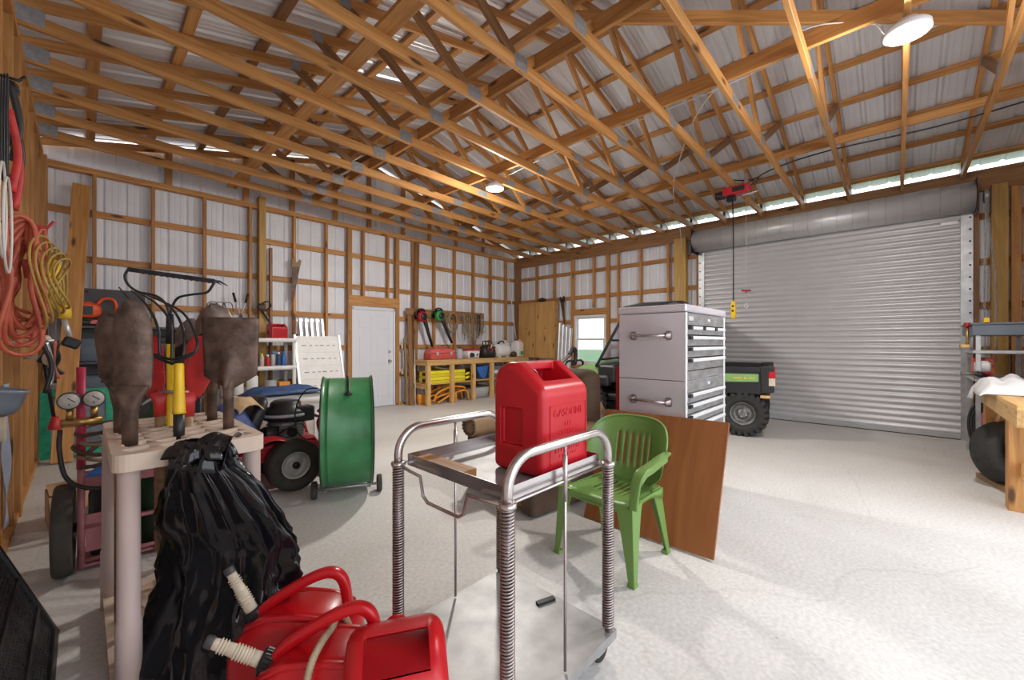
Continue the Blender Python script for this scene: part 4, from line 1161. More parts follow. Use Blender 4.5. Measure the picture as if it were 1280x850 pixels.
t = thing('sledge_hammer', 'black-headed tool on a grey handle behind the fork in the beige rack', 'hammer', (.395, 2.735, 0))
handle(t, (0, 0, .08), (0, 0, 1.3), .018, 'dark_grey')
MB().loft([[(.02 + x * 1.0, -.02 - x * .9, 1.36 + a + x * .6) for a, b in rrect(.0, .0, .0, 1)] for x in (0, .1)]) if False else None
MB().loft([[V((x, -x * .95, 1.33)) + V((.69, .726, 0)) * a + V((0, 0, 1)) * (b + x * .7) for a, b in rrect(w, h, .02, 4)] for x, w, h in ((-.07, .05, .06), (-.05, .066, .09), (.05, .066, .1), (.08, .05, .07))]).build('head', 'black_metal', t)

# ---- black mesh panel leaning on the left wall
t = thing('mesh_panel', 'black plastic mesh panel leaning on the left wall at the lower left corner', 'mesh panel', (0, 0, 0))
A_ = V((-.083, 2.88, 0)); ux = V((0, -1, 0)); uz = V((-.225, 0, .60)).normalized(); un = ux.cross(uz).normalized()
MP = Matrix.Translation(A_) @ Matrix((ux, -un, uz)).transposed().to_4x4()
L_, H_ = 1.15, .66
g = MB(); g.box((L_ / 2, 0, .018), (L_, .026, .036)); g.box((L_ / 2, 0, H_ - .018), (L_, .026, .036)); g.box((.018, 0, H_ / 2), (.036, .026, H_)); g.box((L_ - .018, 0, H_ / 2), (.036, .026, H_))
g.xf(MP).build('panel_frame', 'black', t, bevel=.004)
for k in range(3): MB().box((L_ / 2, 0, H_ * (k + 1) / 4), (L_ - .05, .02, .018)).xf(MP).build('mesh_rib', 'black', t)
g = MB()
n = 50
for i in range(n + 1): g.box((.03 + (L_ - .06) * i / n, .0, H_ / 2), (.009, .005, H_ - .06))
for j in range(30): g.box((L_ / 2, .0, .03 + (H_ - .06) * j / 29), (L_ - .06, .005, .009))
g.xf(MP).build('mesh', 'black', t)
# ================================================================== MIDDLE OF THE FLOOR
# ---- green drum fan, axis across the view
def make_fan():
    t = thing('drum_fan', 'large green barrel fan standing on two small wheels', 'fan', (1.679, 3.664, 0), math.radians(-25))
    # local X = drum axis
    hw, R, zc = .205, .475, .565
    Mx = T(0, 0, zc) @ rot('Y', 90)
    MB().lathe([(R + .012, -hw), (R + .014, -hw + .012), (R + .002, -hw + .018), (R, -hw + .05), (R + .006, -hw + .055), (R, -hw + .06), (R, hw - .03), (R + .002, hw - .018), (R + .014, hw - .012), (R + .012, hw), (R - .004, hw), (R - .006, -hw), (R + .012, -hw)], 64, Mx, caps=False).build('drum', 'green_drum', t)
    for s in (-1, 1):
        g = MB()
        for k in range(1, 13):
            r = R * k / 12.5; g.tube([(s * hw * .97, r * math.cos(a), zc + r * math.sin(a)) for a in [2 * PI * i / 40 for i in range(40)]], .003, 5, closed=True)
        for k in range(6):
            a = PI * k / 6; g.tube([(s * hw * .97, -R * math.cos(a), zc - R * math.sin(a)), (s * hw * .97, R * math.cos(a), zc + R * math.sin(a))], .0035, 5)
        g.build('wire_grille', 'black_metal', t)
        MB().lathe([(R + .013, -.006), (R + .019, 0), (R + .013, .006)], 60, T(s * hw, 0, zc) @ rot('Y', 90), caps=False).build('rim_trim', 'black', t)
    MB().cyl((-.12, 0, zc), (.1, 0, zc), .09, 20).build('motor', 'black_metal', t)
    for k in range(4):
        a = PI / 2 * k + .4
        MB().grid(lambda u, v: V((.12 + .06 * (v - .5) * math.cos(.4), 0, zc)) + V((0, math.cos(a), math.sin(a))) * (.05 + .38 * u) + V((0, -math.sin(a), math.cos(a))) * ((v - .5) * (.12 + .14 * u)), 10, 5).build('fan_blade', 'light_grey', t, solid=.003)
    MB().cyl((-.285, -.1, .075), (.285, -.1, .075), .012, 10).build('axle', 'galv', t)
    for s in (-1, 1):
        w = MB(); tyre(w, .076, .045, .045, T(s * .27, -.1, .077) @ rot('Y', 90), 24); w.build('wheel', 'tire_dusty', t)
        br = MB(); br.beam((s * .18, -.1, .09), (s * .18, -.06, .13), .03, .012); br.beam((s * .18, -.1, .05), (s * .18, .16, .10), .03, .012); br.build('wheel_bracket', 'galv', t)
        MB().bb(s * .16 - .02, s * .16 + .02, .2, .24, .0, .16).build('rear_foot', 'galv', t)
    p = [(.0 + .01 * math.sin(th * 3), -(R + .012) * math.sin(th), zc + (R + .012) * math.cos(th)) for th in [-.3 + 1.0 * i / 14 for i in range(15)]]
    MB().tube(p, .007, 8).build('power_cord', 'cord_black', t)
    MB().ell((.01, -(R + .014) * math.sin(.72), zc + (R + .014) * math.cos(.72)), (.03, .02, .02), 10, 8).build('cord_gland', 'black', t)
    return t
make_fan()
cd = MB().tube(bez([(1.48, 3.84, .95), (1.40, 3.9, .93), (1.34, 3.95, .80), (1.33, 3.96, .62), (1.38, 3.92, .50), (1.47, 3.85, .48)], 8), .006, 6).build('fan_cable', 'cord_black')
tag(cd, 'thin black cable looping out beside the green barrel fan', 'cable')

# ---- red ride-on mower
def make_mower():
    t = thing('riding_mower', 'red riding mower with black seat and exposed engine beside the green fan', 'riding mower', (1.0, 4.45, 0))
    # faces -X; local x from -.75 to .75
    fr = MB()
    fr.prism([(-.6, .26), (.62, .26), (.66, .34), (.60, .44), (.1, .40), (-.1, .33), (-.6, .33)], -.23, .23, 'y'); fr.build('chassis', 'red_paint', t, bevel=.015)
    dk = MB().prism([(-.52, .12), (.05, .12), (.08, .22), (.02, .27), (-.5, .27), (-.56, .2)], -.42, .42, 'y').build('mower_deck', 'red_paint', t, bevel=.02)
    fd = MB(); 
    for s in (-1, 1): fd.grid(lambda u, v: V((.12 + .52 * u, s * (.24 + .2 * v), .40 + .12 * math.sin(PI * u) - .02 * v)), 14, 4)
    for s in (-1, 1):
        MB().grid(lambda u, v: V((-.02 + .42 * u, s * (.22 + .16 * v), .40 + .10 * math.sin(PI * u) - .02 * v)), 14, 4).build('fender', 'red_paint', t, solid=.006)
        w = MB(); tyre(w, .232, .20, .125, T(.36, s * .36, .232) @ rot('X', 90), 40); wo = w.build('rear_wheel', 'tire_dusty', t)
        r_ = MB(); rim(r_, .122, .17, T(.36, s * .36, .232) @ rot('X', 90 if s < 0 else -90), 30); r_.build('rim', 'rim', wo)
        MB().lathe([(.001, .085), (.03, .08), (.034, .05)], 16, T(.36, s * .36, .232) @ rot('X', 90 if s < 0 else -90)).build('hub_cap', 'black', wo)
        w = MB(); tyre(w, .13, .09, .07, T(-.62, s * .3, .13) @ rot('X', 90), 28); wf_ = w.build('front_wheel', 'tire_dusty', t)
        r_ = MB(); rim(r_, .068, .08, T(-.62, s * .3, .13) @ rot('X', 90 if s < 0 else -90), 20); r_.build('rim', 'rim', wf_)
        MB().tube([(-.62, s * .3, .13), (-.62, s * .245, .13), (-.62, s * .245, .28), (-.58, s * .2, .3)], .016, 8).build('caster_arm', 'red_paint', t)
        MB().tube(bez([(-.2, s * .26, .36), (-.3, s * .27, .6), (-.32, s * .2, .86), (-.28, s * .1, .9)], 6), .014, 8).build('steering_lever', 'black', t)
    # seat
    st = []
    for x, z, w, h in ((-.17, .50, .34, .06), (-.1, .50, .42, .10), (.02, .50, .42, .12), (.08, .515, .42, .13)):
        st.append([(x, a, z + b) for a, b in rrect(w, h, .04, 4)])
    MB().loft(st).build('seat', 'black', t)
    bk = []
    for z, w, h, dx in ((.47, .34, .09, .04), (.53, .42, .12, .06), (.70, .42, .12, .12), (.80, .36, .10, .16), (.85, .22, .06, .175)):
        bk.append([(dx + b, a, z) for a, b in rrect(w, h, .045, 4)])
    MB().loft(bk).build('seat_back', 'black', t)
    # engine behind the seat
    MB().lathe([(.15, .40), (.16, .42), (.155, .58), (.14, .60)], 26, T(.40, -.02, 0)).build('engine_block', 'engine_grey', t)
    fin = MB()
    for i in range(6): fin.lathe([(.165, .43 + i * .024), (.172, .436 + i * .024), (.165, .442 + i * .024)], 26, T(.40, -.02, 0), caps=False)
    fin.build('cooling_fins', 'engine_grey', t)
    MB().lathe([(.17, .60), (.21, .62), (.215, .68), (.20, .71), (.14, .73), (.135, .77), (.11, .79), (.001, .79)], 30, T(.40, -.02, 0)).build('blower_housing', 'black', t)
    MB().lathe([(.216, .645), (.219, .65), (.219, .668), (.216, .672)], 30, T(.40, -.02, 0), caps=False).build('shroud_band', 'light_grey', t)
    MB().box((.53, -.14, .66), (.16, .14, .15)).build('air_cleaner', 'black', t, bevel=.02)
    MB().cyl((.40, -.22, .50), (.40, -.19, .50), .045, 16).build('oil_filter', 'black_metal', t)
    MB().loft([[(.24 + a, -.12 + b, z) for a, b in rrect(.13, .1, .03, 3)] for z in (.42, .56)]).build('starter_housing', 'black_metal', t)
    bt = []
    for s in (-1, 1): bt.append(MB().tube(bez([(.60, s * .2, .33), (.68, s * .2, .36), (.66, s * .2, .46), (.64, s * .2, .56), (.68, s * .2, .64), (.64, s * .2, .68)], 6), .016, 8).build('rear_guard', 'red_paint', t))
    MB().tube(bez([(.62, -.2, .33), (.68, -.2, .25), (.66, -.2, .17), (.70, -.2, .12)], 6), .015, 8).build('hitch_bar', 'red_paint', t)
    MB().tube([(.64, -.2, .62), (.64, .2, .62)], .014, 8).build('guard_crossbar', 'red_paint', t)
    MB().tube(bez([(.3, -.18, .5), (.36, -.26, .56), (.46, -.25, .58), (.52, -.2, .52)], 5), .007, 6).build('fuel_line', 'black', t)
    return t
make_mower()
def drape(name, label, cat, base, sx, sy, h, mat, seed, rz=0, sag=.08):
    def fn(u, v):
        x = (u - .5); y = (v - .5); r = math.hypot(x, y) * 2
        z = h * (1 - r * r * .6) + .22 * h * noise.noise(V((u * 3 + seed, v * 3, 1))) + .10 * h * noise.noise(V((u * 7, v * 7 + seed, 2))) - sag * max(0, r - .6)
        return V((x * sx * (1 + .15 * noise.noise(V((seed, u * 3, v * 3)))), y * sy, z))
    o = MB().grid(fn, 26, 26).build(name, mat, solid=.005); o.location = base; o.rotation_euler = (0, 0, rz); return tag(o, label, cat)
drape('rain_jacket', 'crumpled blue nylon jacket thrown over the black mower seat', 'jacket', (.90, 4.30, .66), .36, .42, .17, 'blue_cloth', 3, .2, .28)
drape('canvas_rag', 'tan rag lying on the blue jacket on the mower seat', 'rag', (.98, 4.27, .835), .26, .26, .04, 'tan_lid', 8, .5, .10)

# ---- white chest bin with folded tarp
t = thing('deck_box', 'white plastic storage box behind the mower engine', 'storage box', (1.72, 5.45, 0))
MB().loft([[(a, b, z) for a, b in rrect(w, d, .04, 4)] for z, w, d in ((0, .78, .48), (.62, .86, .54), (.64, .86, .54))]).build('box', 'white_plastic', t)
MB().loft([[(a, b, z) for a, b in rrect(w, d, .05, 4)] for z, w, d in ((.63, .92, .60), (.70, .92, .60), (.735, .88, .56), (.74, .84, .52))]).build('lid', 'white_plastic', t)
for x in (-.25, .0, .25): MB().bb(x - .008, x + .008, -.272, -.262, .08, .58).build('rib', 'white_plastic', t)
MB().bb(-.08, .08, -.31, -.28, .58, .64).build('latch', 'white_plastic', t, bevel=.006)
def folds(u, v):
    e = (1 - abs(2 * u - 1) ** 6) * (1 - abs(2 * v - 1) ** 6)
    return V(((u - .5) * .80, (v - .5) * .5, .05 * e + .016 * math.sin(v * 26) * e + .012 * noise.noise(V((u * 6, v * 6, 2))) - .03 * max(0, .15 - u) / .15))
o = MB().grid(folds, 30, 40).build('folded_tarp', 'blue_tarp', solid=.012); o.location = (1.66, 5.38, .765); tag(o, 'folded dark blue tarp on the white storage box', 'tarp')
t = thing('cardboard_box', 'flattened cardboard on the floor beside the mower wheel', 'cardboard', (1.86, 4.62, 0), .3)
MB().box((0, 0, .03), (.55, .62, .03)).build('board', 'cardboard', t, bevel=.004)
MB().box((.05, .02, .055), (.5, .5, .012)).build('flap', 'cardboard', t, bevel=.003)

# ---- torch cart with gauges, hoses and cylinders
def make_torch():
    t = thing('torch_cart', 'pinkish red welding torch cart with two gauges and one wire wheel showing', 'torch cart', (.168, 3.50, 0), math.radians(-2))
    # local x across the cart, y away from the camera
    w = .17
    for s, r, m_ in ((-1, .017, 'pink_paint'), (1, .017, 'pink_paint')):
        MB().cyl((s * w, 0, .03), (s * w, 0, 1.12 if s > 0 else .62), r, 12).build('upright', m_, t)
    MB().cyl((-w, 0, .62), (-w, 0, 1.22), .02, 12).build('handle_pole', 'magenta', t)
    for z in (.07, .27): MB().cyl((-w, 0, z), (w + .14, 0, z), .013, 10).build('rail', 'pink_paint', t)
    MB().bb(-w, w + .1, -.006, .006, .50, .60).build('cross_panel', 'pink_paint', t, bevel=.003)
    MB().bb(-w - .01, w + .1, 0, .3, .03, .045).build('toe_plate', 'pink_paint', t)
    MB().bb(-w + .02, -w + .09, -.004, .004, .12, .34).build('side_gusset', 'pink_paint', t)
    MB().cyl((-w - .13, .05, .26), (w + .2, .05, .26), .014, 10).build('axle', 'pink_paint', t)
    for x in (-w - .07, w + .26):
        wm = MB(); tyre(wm, .262, .085, .205, T(x, .05, .265) @ rot('Y', 90), 40); wo = wm.build('wheel', 'tire_dusty', t)
        r = MB(); r.lathe([(.2, -.025), (.212, -.03), (.212, .03), (.2, .025), (.2, -.025)], 36, T(x, .05, .265) @ rot('Y', 90), caps=False); r.build('rim', 'black_metal', wo)
        sp = MB()
        for k in range(20):
            a = 2 * PI * k / 20; b = a + (.35 if k % 2 else -.35); sx = .018 if k % 4 < 2 else -.018
            sp.tube([(x + sx, .05 + .03 * math.cos(b), .265 + .03 * math.sin(b)), (x, .05 + .205 * math.cos(a), .265 + .205 * math.sin(a))], .0025, 5)
        sp.build('spokes', 'black_metal', wo)
        MB().cyl((x - .05, .05, .265), (x + .05, .05, .265), .03, 14).build('hub', 'black_metal', wo)
    def cyl_(x, R, Hh, mat, name):
        MB().lathe([(R * .9, .05), (R, .08), (R, Hh), (R * .9, Hh + .05), (R * .5, Hh + .09), (R * .3, Hh + .1), (R * .3, Hh + .14)], 24, T(x, .15, 0)).build(name, mat, t)
        MB().cyl((x, .15, Hh + .13), (x, .15, Hh + .2), .018, 12).build('valve', 'brass', t)
    cyl_(-.05, .095, .42, 'black', 'fuel_cylinder'); cyl_(.17, .10, .82, 'green_dark', 'oxygen_cylinder')
    for x, z in ((-.215, 1.03), (-.115, 1.035)):
        g = MB().lathe([(.001, .02), (.046, .02), (.05, .016), (.05, -.016), (.001, -.018)], 24, T(x, -.045, z) @ rot('X', 90)).build('gauge', 'dark_grey', t)
        MB().lathe([(.001, .0225), (.043, .0225), (.043, .02)], 24, T(x, -.045, z) @ rot('X', 90)).build('gauge_face', 'dial', g)
        n = MB(); n.box((x + .008, -.069, z + .006), (.04, .002, .004), rot('Y', 40).to_3x3()); n.box((x, -.069, z - .02), (.004, .002, .012)); n.build('needle', 'black', g)
        MB().cyl((x, -.035, z - .05), (x, -.035, z - .11), .016, 12).build('regulator_stem', 'brass', t)
    MB().cyl((-.25, -.02, .90), (-.08, -.02, .90), .026, 14).build('regulator_body', 'brass', t)
    for k in range(5):
        z = .62 + .055 * k; r = .17 + .012 * (k % 3); pts = [(.0 + r * 1.05 * math.cos(a), .02 + r * .8 * math.sin(a), z + .02 * math.sin(2 * a + k)) for a in [2 * PI * i / 32 for i in range(32)]]
        MB().tube(pts, .0105, 8, closed=True).build('hose_loop', 'rope' if k % 2 else 'brown_leather', t)
    MB().tube(bez([(-.25, -.06, .87), (-.25, -.10, .76), (-.22, -.12, .6), (-.12, -.15, .53), (.05, -.14, .52)], 7), .011, 8).build('hose_tail', 'black', t)
    MB().tube(bez([(-.14, -.06, .72), (-.02, -.08, .84), (.1, -.04, .98), (.2, .02, 1.02)], 6), .012, 8).build('torch_handle', 'engine_grey', t)
    MB().tube(bez([(.08, -.06, .96), (.12, .0, 1.04), (.2, .04, 1.06), (.26, .06, .98)], 6), .01, 8).build('torch_head', 'black_metal', t)
    return t
make_torch()
o = cloth('blue_glove', 'bright blue work glove tucked in the torch cart hoses', 'glove', (.13, 3.34, .60), .2, .12, .07, 'blue_bright', 2, -.5, 14)
t = thing('carton', 'open brown cardboard carton behind the wire wheel of the torch cart', 'carton', (.02, 4.62, 0), .1)
mb = MB(); mb.bb(-.2, .2, -.15, -.145, 0, .24); mb.bb(-.2, .2, .145, .15, 0, .24); mb.bb(-.2, -.195, -.15, .15, 0, .24); mb.bb(.195, .2, -.15, .15, 0, .24); mb.bb(-.2, .2, -.15, .15, 0, .006); mb.build('box', 'cardboard', t)
MB().box((0, -.23, .2), (.4, .17, .005), rot('X', 28).to_3x3()).build('flap', 'cardboard', t)
MB().box((0, .0, .26), (.39, .29, .005), rot('X', 4).to_3x3()).build('flap', 'cardboard', t)
MB().bb(-.16, .16, -.1535, -.151, .07, .12).build('label', 'white_plastic', t)

# ---- brown armchair behind the cart, facing -X
def make_armchair():
    t = thing('armchair', 'brown and tan upholstered armchair behind the steel cart', 'armchair', (2.86, 2.42, 0), math.radians(172))
    # local faces +X, front at x=+.46
    def cushion(name, c, d, mat, r=.05, parent=t):
        o = MB().box(c, d).build(name, mat, parent, bevel=r, seg=4); o.data.polygons.foreach_set('use_smooth', [True] * len(o.data.polygons)); return o
    cushion('base', (.0, 0, .17), (.86, .92, .24), 'tan_leather', .025)
    cushion('front_seam', (.432, 0, .17), (.006, .9, .012), 'brown_suede', .002)
    cushion('seat_cushion', (.08, 0, .36), (.70, .60, .17), 'tan_leather', .06)
    b = cushion('backrest', (-.36, 0, .66), (.26, .84, .92), 'brown_suede', .11)
    for s in (-1, 1):
        a = cushion('arm', (.02, s * .39, .30), (.84, .16, .56), 'brown_leather' if s > 0 else 'brown_suede', .03)
        MB().loft([[(x, s * .40 + a_, .585 + b_) for a_, b_ in rrect(.22, .17, .08, 6)] for x in (-.30, -.28, .40, .44, .455)]).build('arm_roll', 'tan_leather', t)
        tf = MB()
        for k in range(16):
            an = 2 * PI * k / 16; tf.tube([(.45, s * .40 + .09 * math.cos(an), .585 + .07 * math.sin(an)), (.47, s * .40 + .10 * math.cos(an), .585 + .08 * math.sin(an))], .012, 5)
        tf.build('arm_fringe', 'brown_leather', t)
        for x in (-.36, .36): MB().lathe([(.02, 0), (.03, .05)], 12, T(x, s * .38, 0)).build('foot', 'black', t)
    return t
make_armchair()
drape('tan_cover', 'tan canvas cover heaped over a low engine behind the brown armchair', 'cover', (4.05, 2.78, .62), .72, .6, .36, 'tan_lid', 5, .3, .35)
t = thing('small_engine', 'dark engine on a stand under the tan canvas cover', 'engine', (4.05, 2.78, 0))
MB().lathe([(.14, .36), (.16, .4), (.16, .56), (.1, .62)], 20).build('block', 'engine_grey', t); MB().box((0, 0, .34), (.5, .4, .05)).build('stand_top', 'black_metal', t, bevel=.005)
for x in (-.22, .22):
    for y in (-.17, .17): MB().cyl((x, y, 0), (x, y, .33), .018, 8).build('leg', 'black_metal', t)
MB().lathe([(.001, .05), (.09, .04), (.1, .0)], 18, T(-.1, -.17, .47) @ rot('X', 90)).build('pulley', 'red_paint', t)
t = thing('steel_panel', 'dark red steel panel standing behind the left edge of the drawer chest', 'panel', (3.70, 1.81, 0))
MB().bb(-.43, .40, -.012, .012, .04, 1.15).build('sheet', 'red_paint', t, bevel=.004)
mb = MB(); mb.bb(-.43, -.39, -.035, -.012, .04, 1.15); mb.build('flange', 'red_paint', t, bevel=.003)
for x in (-.36, .33): MB().bb(x - .03, x + .03, -.045, .045, 0, .04).build('foot', 'black', t)
# yellow jug behind the green chair

# ---- green utility vehicle
def make_utv():
    t = thing('utility_vehicle', 'green and black utility vehicle with dump bed parked behind the drawer chest', 'utility vehicle', (7.04, 3.02, 0), math.radians(100.8))
    # local +X = front (world +Y); local +Y = world -X (towards the camera)
    def B(name, b, mat, bev=.02, par=t): return MB().bb(*b).build(name, mat, par, bevel=bev)
    # wheels
    for x, s in ((-1.28, 1), (-1.28, -1), (1.15, 1), (1.15, -1)):
        Mx = T(x, s * .60, .325) @ rot('X', 90); w = MB(); tyre(w, .305, .24, .165, Mx, 40)
        for k in range(22):
            for q in (-1, 1):
                a = 2 * PI * (k + (.5 if q > 0 else 0)) / 22; c = V((.312 * math.cos(a), .312 * math.sin(a), q * .055))
                w.box(Mx @ c, (.036, .05, .105), (Mx.to_3x3() @ rot('Z', math.degrees(a)).to_3x3() @ rot('X', q * 18).to_3x3()))
                c2 = V((.285 * math.cos(a), .285 * math.sin(a), q * .113)); w.box(Mx @ c2, (.06, .045, .03), (Mx.to_3x3() @ rot('Z', math.degrees(a)).to_3x3()))
        wo = w.build('wheel', 'rubber', t)
        r = MB(); rim(r, .163, .2, T(x, s * .60, .325) @ rot('X', -90 if s > 0 else 90), 28, dish=.3); r.build('rim', 'engine_grey', wo)
        lg = MB()
        for k in range(4): a = PI / 2 * k + .4; lg.lathe([(.001, .03), (.012, .028), (.014, 0)], 8, T(x + .05 * math.cos(a), s * .64, .325 + .05 * math.sin(a)) @ rot('X', -90 if s > 0 else 90))
        lg.build('lug_nuts', 'galv', wo)
    B('chassis', (-1.5, 1.4, -.45, .45, .34, .46), 'black_metal'); B('floor_pan', (-.45, .75, -.66, .66, .42, .48), 'black')
    # bed: black frame with green side panel
    bed = MB(); x0, x1 = -1.62, -.52; y = .70
    for s in (-1, 1):
        bed.prism([(x0, .70), (x0 + .12, .62), (x1, .62), (x1, .98), (x0, .98)], s * y - .025, s * y + .025, 'y')
    bed.bb(x0, x1, -y, y, .64, .68); bed.bb(x1 - .04, x1, -y, y, .64, .98); bed.bb(x0, x0 + .04, -y, y, .66, .98)
    bed.build('bed', 'black', t, bevel=.012)
    for s in (-1, 1):
        MB().prism([(x0 + .14, .80), (x1 - .03, .76), (x1 - .03, .90), (x0 + .14, .91)], s * (y + .02), s * (y + .034), 'y').build('side_panel', 'green_utv', t, bevel=.006)
        rl = MB(); rl.beam((x0 - .02, s * (y + .012), .97), (x1 + .02, s * (y + .012), .98), .05, .07); rl.build('bed_rail', 'black', t, bevel=.01)
        c = MB(); c.prism([(x0 - .05, .66), (x0 + .11, .64), (x0 + .13, 1.02), (x0 - .04, 1.03)], s * y - .04, s * y + .045, 'y'); c.build('bed_corner', 'black', t, bevel=.015)
        MB().bb(x0 - .062, x0 + .02, s * y - .035, s * y + .05, .86, .95).build('tail_light', 'tail_red', t, bevel=.008)
        MB().bb(x0 - .06, x0 + .02, s * y - .03, s * y + .048, .75, .86).build('reflector', 'cream', t, bevel=.008)
    fl = MB()
    for a, b, c, d in ((-1.44, -1.36, .845, .86), (-1.33, -1.30, .835, .865), (-1.27, -1.17, .838, .855)): fl.bb(a, b, y + .034, y + .037, c, d)
    fl.build('yellow_lettering', 'yellow', t)
    MB().bb(-1.62, -1.5, -.3, .72, .57, .61).build('plank_on_hitch', 'pine_pale', t, bevel=.004)
    # cab
    B('seat_base', (-.42, .12, -.6, .6, .46, .74), 'black', .03)
    for s in (-.33, .33):
        st = B('seat', (-.36, .12, s - .26, s + .26, .74, .86), 'black', .05)
        MB().box((-.36, s, 1.1), (.12, .5, .52), rot('Y', -10).to_3x3()).build('seat_back', 'black', t, bevel=.05)
    B('dashboard', (.62, .95, -.64, .64, .66, .98), 'black', .05)
    B('side_fender', (.72, 1.62, .48, .70, .60, .80), 'black', .05); B('side_fender', (.72, 1.62, -.70, -.48, .60, .80), 'black', .05)
    hd = []
    for x, w, z0, z1 in ((.90, 1.22, .62, 1.0), (1.05, 1.2, .62, .99), (1.3, 1.1, .6, .94), (1.5, .95, .56, .84), (1.58, .8, .52, .7)):
        hd.append([(x, a, (z0 + z1) / 2 + b) for a, b in rrect(w, z1 - z0, .09, 4)])
    MB().loft(hd).build('hood', 'green_utv', t)
    B('bumper', (1.56, 1.68, -.5, .5, .36, .56), 'black', .03)
    g = MB(); g.tube(bez([(1.6, .42, .4), (1.7, .42, .7), (1.66, .42, .95), (1.66, .3, 1.0)], 6) + [(1.66, -.3, 1.0)] + bez([(1.66, -.42, .95), (1.7, -.42, .7), (1.6, -.42, .4)], 6), .022, 8); g.build('brush_guard', 'black_metal', t)
    for s in (-1, 1):
        # roll cage: windshield post, roof rail, rear post
        MB().tube(bez([(.98, s * .62, .93), (.82, s * .62, 1.22), (.56, s * .60, 1.70), (.42, s * .58, 1.88), (.3, s * .58, 1.93), (-.3, s * .58, 1.93), (-.46, s * .58, 1.86), (-.5, s * .6, 1.4), (-.5, s * .6, .7)], 6), .026, 10).build('cage_post', 'black', t)
        MB().tube([(.72, s * .66, 1.04), (.62, s * .9, 1.10)], .012, 8).build('mirror_arm', 'black', t) if s < 0 else None
    for x, z in ((.32, 1.93), (-.35, 1.93), (.9, 1.06)): MB().cyl((x, -.6, z), (x, .6, z), .02, 10).build('cage_crossbar', 'black', t)
    MB().prism([(.46, 1.90), (.50, 1.97), (.2, 2.02), (-.45, 2.02), (-.55, 1.97), (-.5, 1.93)], -.66, .66, 'y').build('roof', 'black', t, bevel=.02)
    ws = MB().grid(lambda u, v: V((.96 - .50 * v + .012 * noise.noise(V((u * 5, v * 5, 1))), -.58 + 1.16 * u, .99 + .86 * v)), 16, 12); ws.build('windshield', 'vinyl', t)
    wf_ = MB()
    for a, b in (((.965, -.58, .985), (.965, .58, .985)), ((.72, -.6, 1.40), (.72, .6, 1.40)), ((.45, -.58, 1.86), (.45, .58, 1.86))): wf_.tube([a, b], .017, 8)
    wf_.build('windshield_frame', 'black', t)
    w = MB(); Mx = T(.5, .33, 1.03) @ rot('Y', -55)
    w.tube([Mx @ V((.17 * math.cos(a), .17 * math.sin(a), 0)) for a in [2 * PI * i / 28 for i in range(28)]], .016, 8, closed=True)
    for k in range(3): a = 2 * PI * k / 3 + PI / 2; w.tube([Mx @ V((0, 0, -.02)), Mx @ V((.17 * math.cos(a), .17 * math.sin(a), 0))], .011, 6)
    w.tube([Mx @ V((0, 0, -.02)), (.72, .33, .86)], .022, 8); w.build('steering_wheel', 'black', t)
    d = MB(); d.box((.60, .33, .98), (.06, .3, .1)); d.build('instrument_pod', 'black', t, bevel=.02)
    # backhoe-like handle ahead of the hood
    return t
make_utv()
# black grab handle with chrome tube seen over the gas can
t = thing('walk_behind_handle', 'black handlebar with a bright metal tube in front of the window', 'machine handle', (5.45, 3.95, 0))
MB().tube(bez([(-.25, .1, .86), (-.1, .06, 1.0), (.05, .02, 1.1), (.16, 0, 1.17)], 6), .028, 10).build('metal_tube', 'tube_steel', t)
MB().tube(bez([(.12, 0, 1.16), (.2, 0, 1.24), (.27, 0, 1.24), (.29, 0, 1.15), (.27, 0, 1.02), (.2, 0, 1.0)], 6), .035, 10).build('grip', 'black', t)
MB().tube(bez([(-.3, .1, 1.05), (-.26, .1, .9), (-.18, .1, .72), (.1, .1, .68), (.3, .05, .7)], 6), .035, 8).build('control_bar', 'black', t)
MB().loft([[(a, b, z) for a, b in rrect(w, d, .06, 3)] for z, w, d in ((.3, .5, .4), (.36, .56, .46), (.64, .5, .4), (.72, .3, .3))]).build('engine_cover', 'black_metal', t)
for x in (-.2, .22):
    w = MB(); tyre(w, .18, .1, .1, T(x, -.0, .18) @ rot('Y', 90), 26); w.build('wheel', 'tire_dusty', t)
MB().cyl((-.25, 0, .18), (.25, 0, .18), .02, 10).build('axle', 'black_metal', t); MB().bb(-.15, .15, -.12, .12, .16, .34).build('gearbox', 'black_metal', t, bevel=.02)
# ================================================================== GABLE WALL: BENCH AND WHAT STANDS THERE
def make_bench():
    t = thing('workbench', 'long new-lumber workbench against the gable wall right of the white door', 'workbench', (0, 0, 0))
    x0, x1, y0, y1 = 5.03, 8.28, 7.22, 7.84
    plank('front_rail', (x0, y0 + .02, .905), (x1, y0 + .02, .905), .038, .09, M['pine_pale'], t)
    plank('back_rail', (x0, y1 - .02, .905), (x1, y1 - .02, .905), .038, .09, M['pine_pale'], t)
    plank('end_rail', (x0 + .02, y0 + .04, .905), (x0 + .02, y1 - .04, .905), .038, .09, M['pine_pale'], t)
    for k in range(4): plank('top_board', (x0 - .02, y0 + .075 + k * .152, .962), (x1, y0 + .075 + k * .152, .962), .148, .025, M['pine_pale'], t)
    for x in (5.06, 5.70, 6.33, 6.93, 7.55, 8.2):
        plank('leg', (x, y0 + .02, 0), (x, y0 + .02, .86), .085, .085, M['pine_pale'], t, up=(1, 0, 0))
        plank('leg', (x, y1 - .03, 0), (x, y1 - .03, .86), .085, .038, M['pine_pale'], t, up=(1, 0, 0))
        plank('cleat', (x, y0 + .06, .40), (x, y1 - .05, .40), .038, .085, M['pine_pale'], t)
    for k in range(3): plank('shelf_board', (x0, y0 + .14 + k * .19, .452), (x1, y0 + .14 + k * .19, .452), .18, .02, M['pine_pale'], t)
    return t
make_bench()
BZ = .976
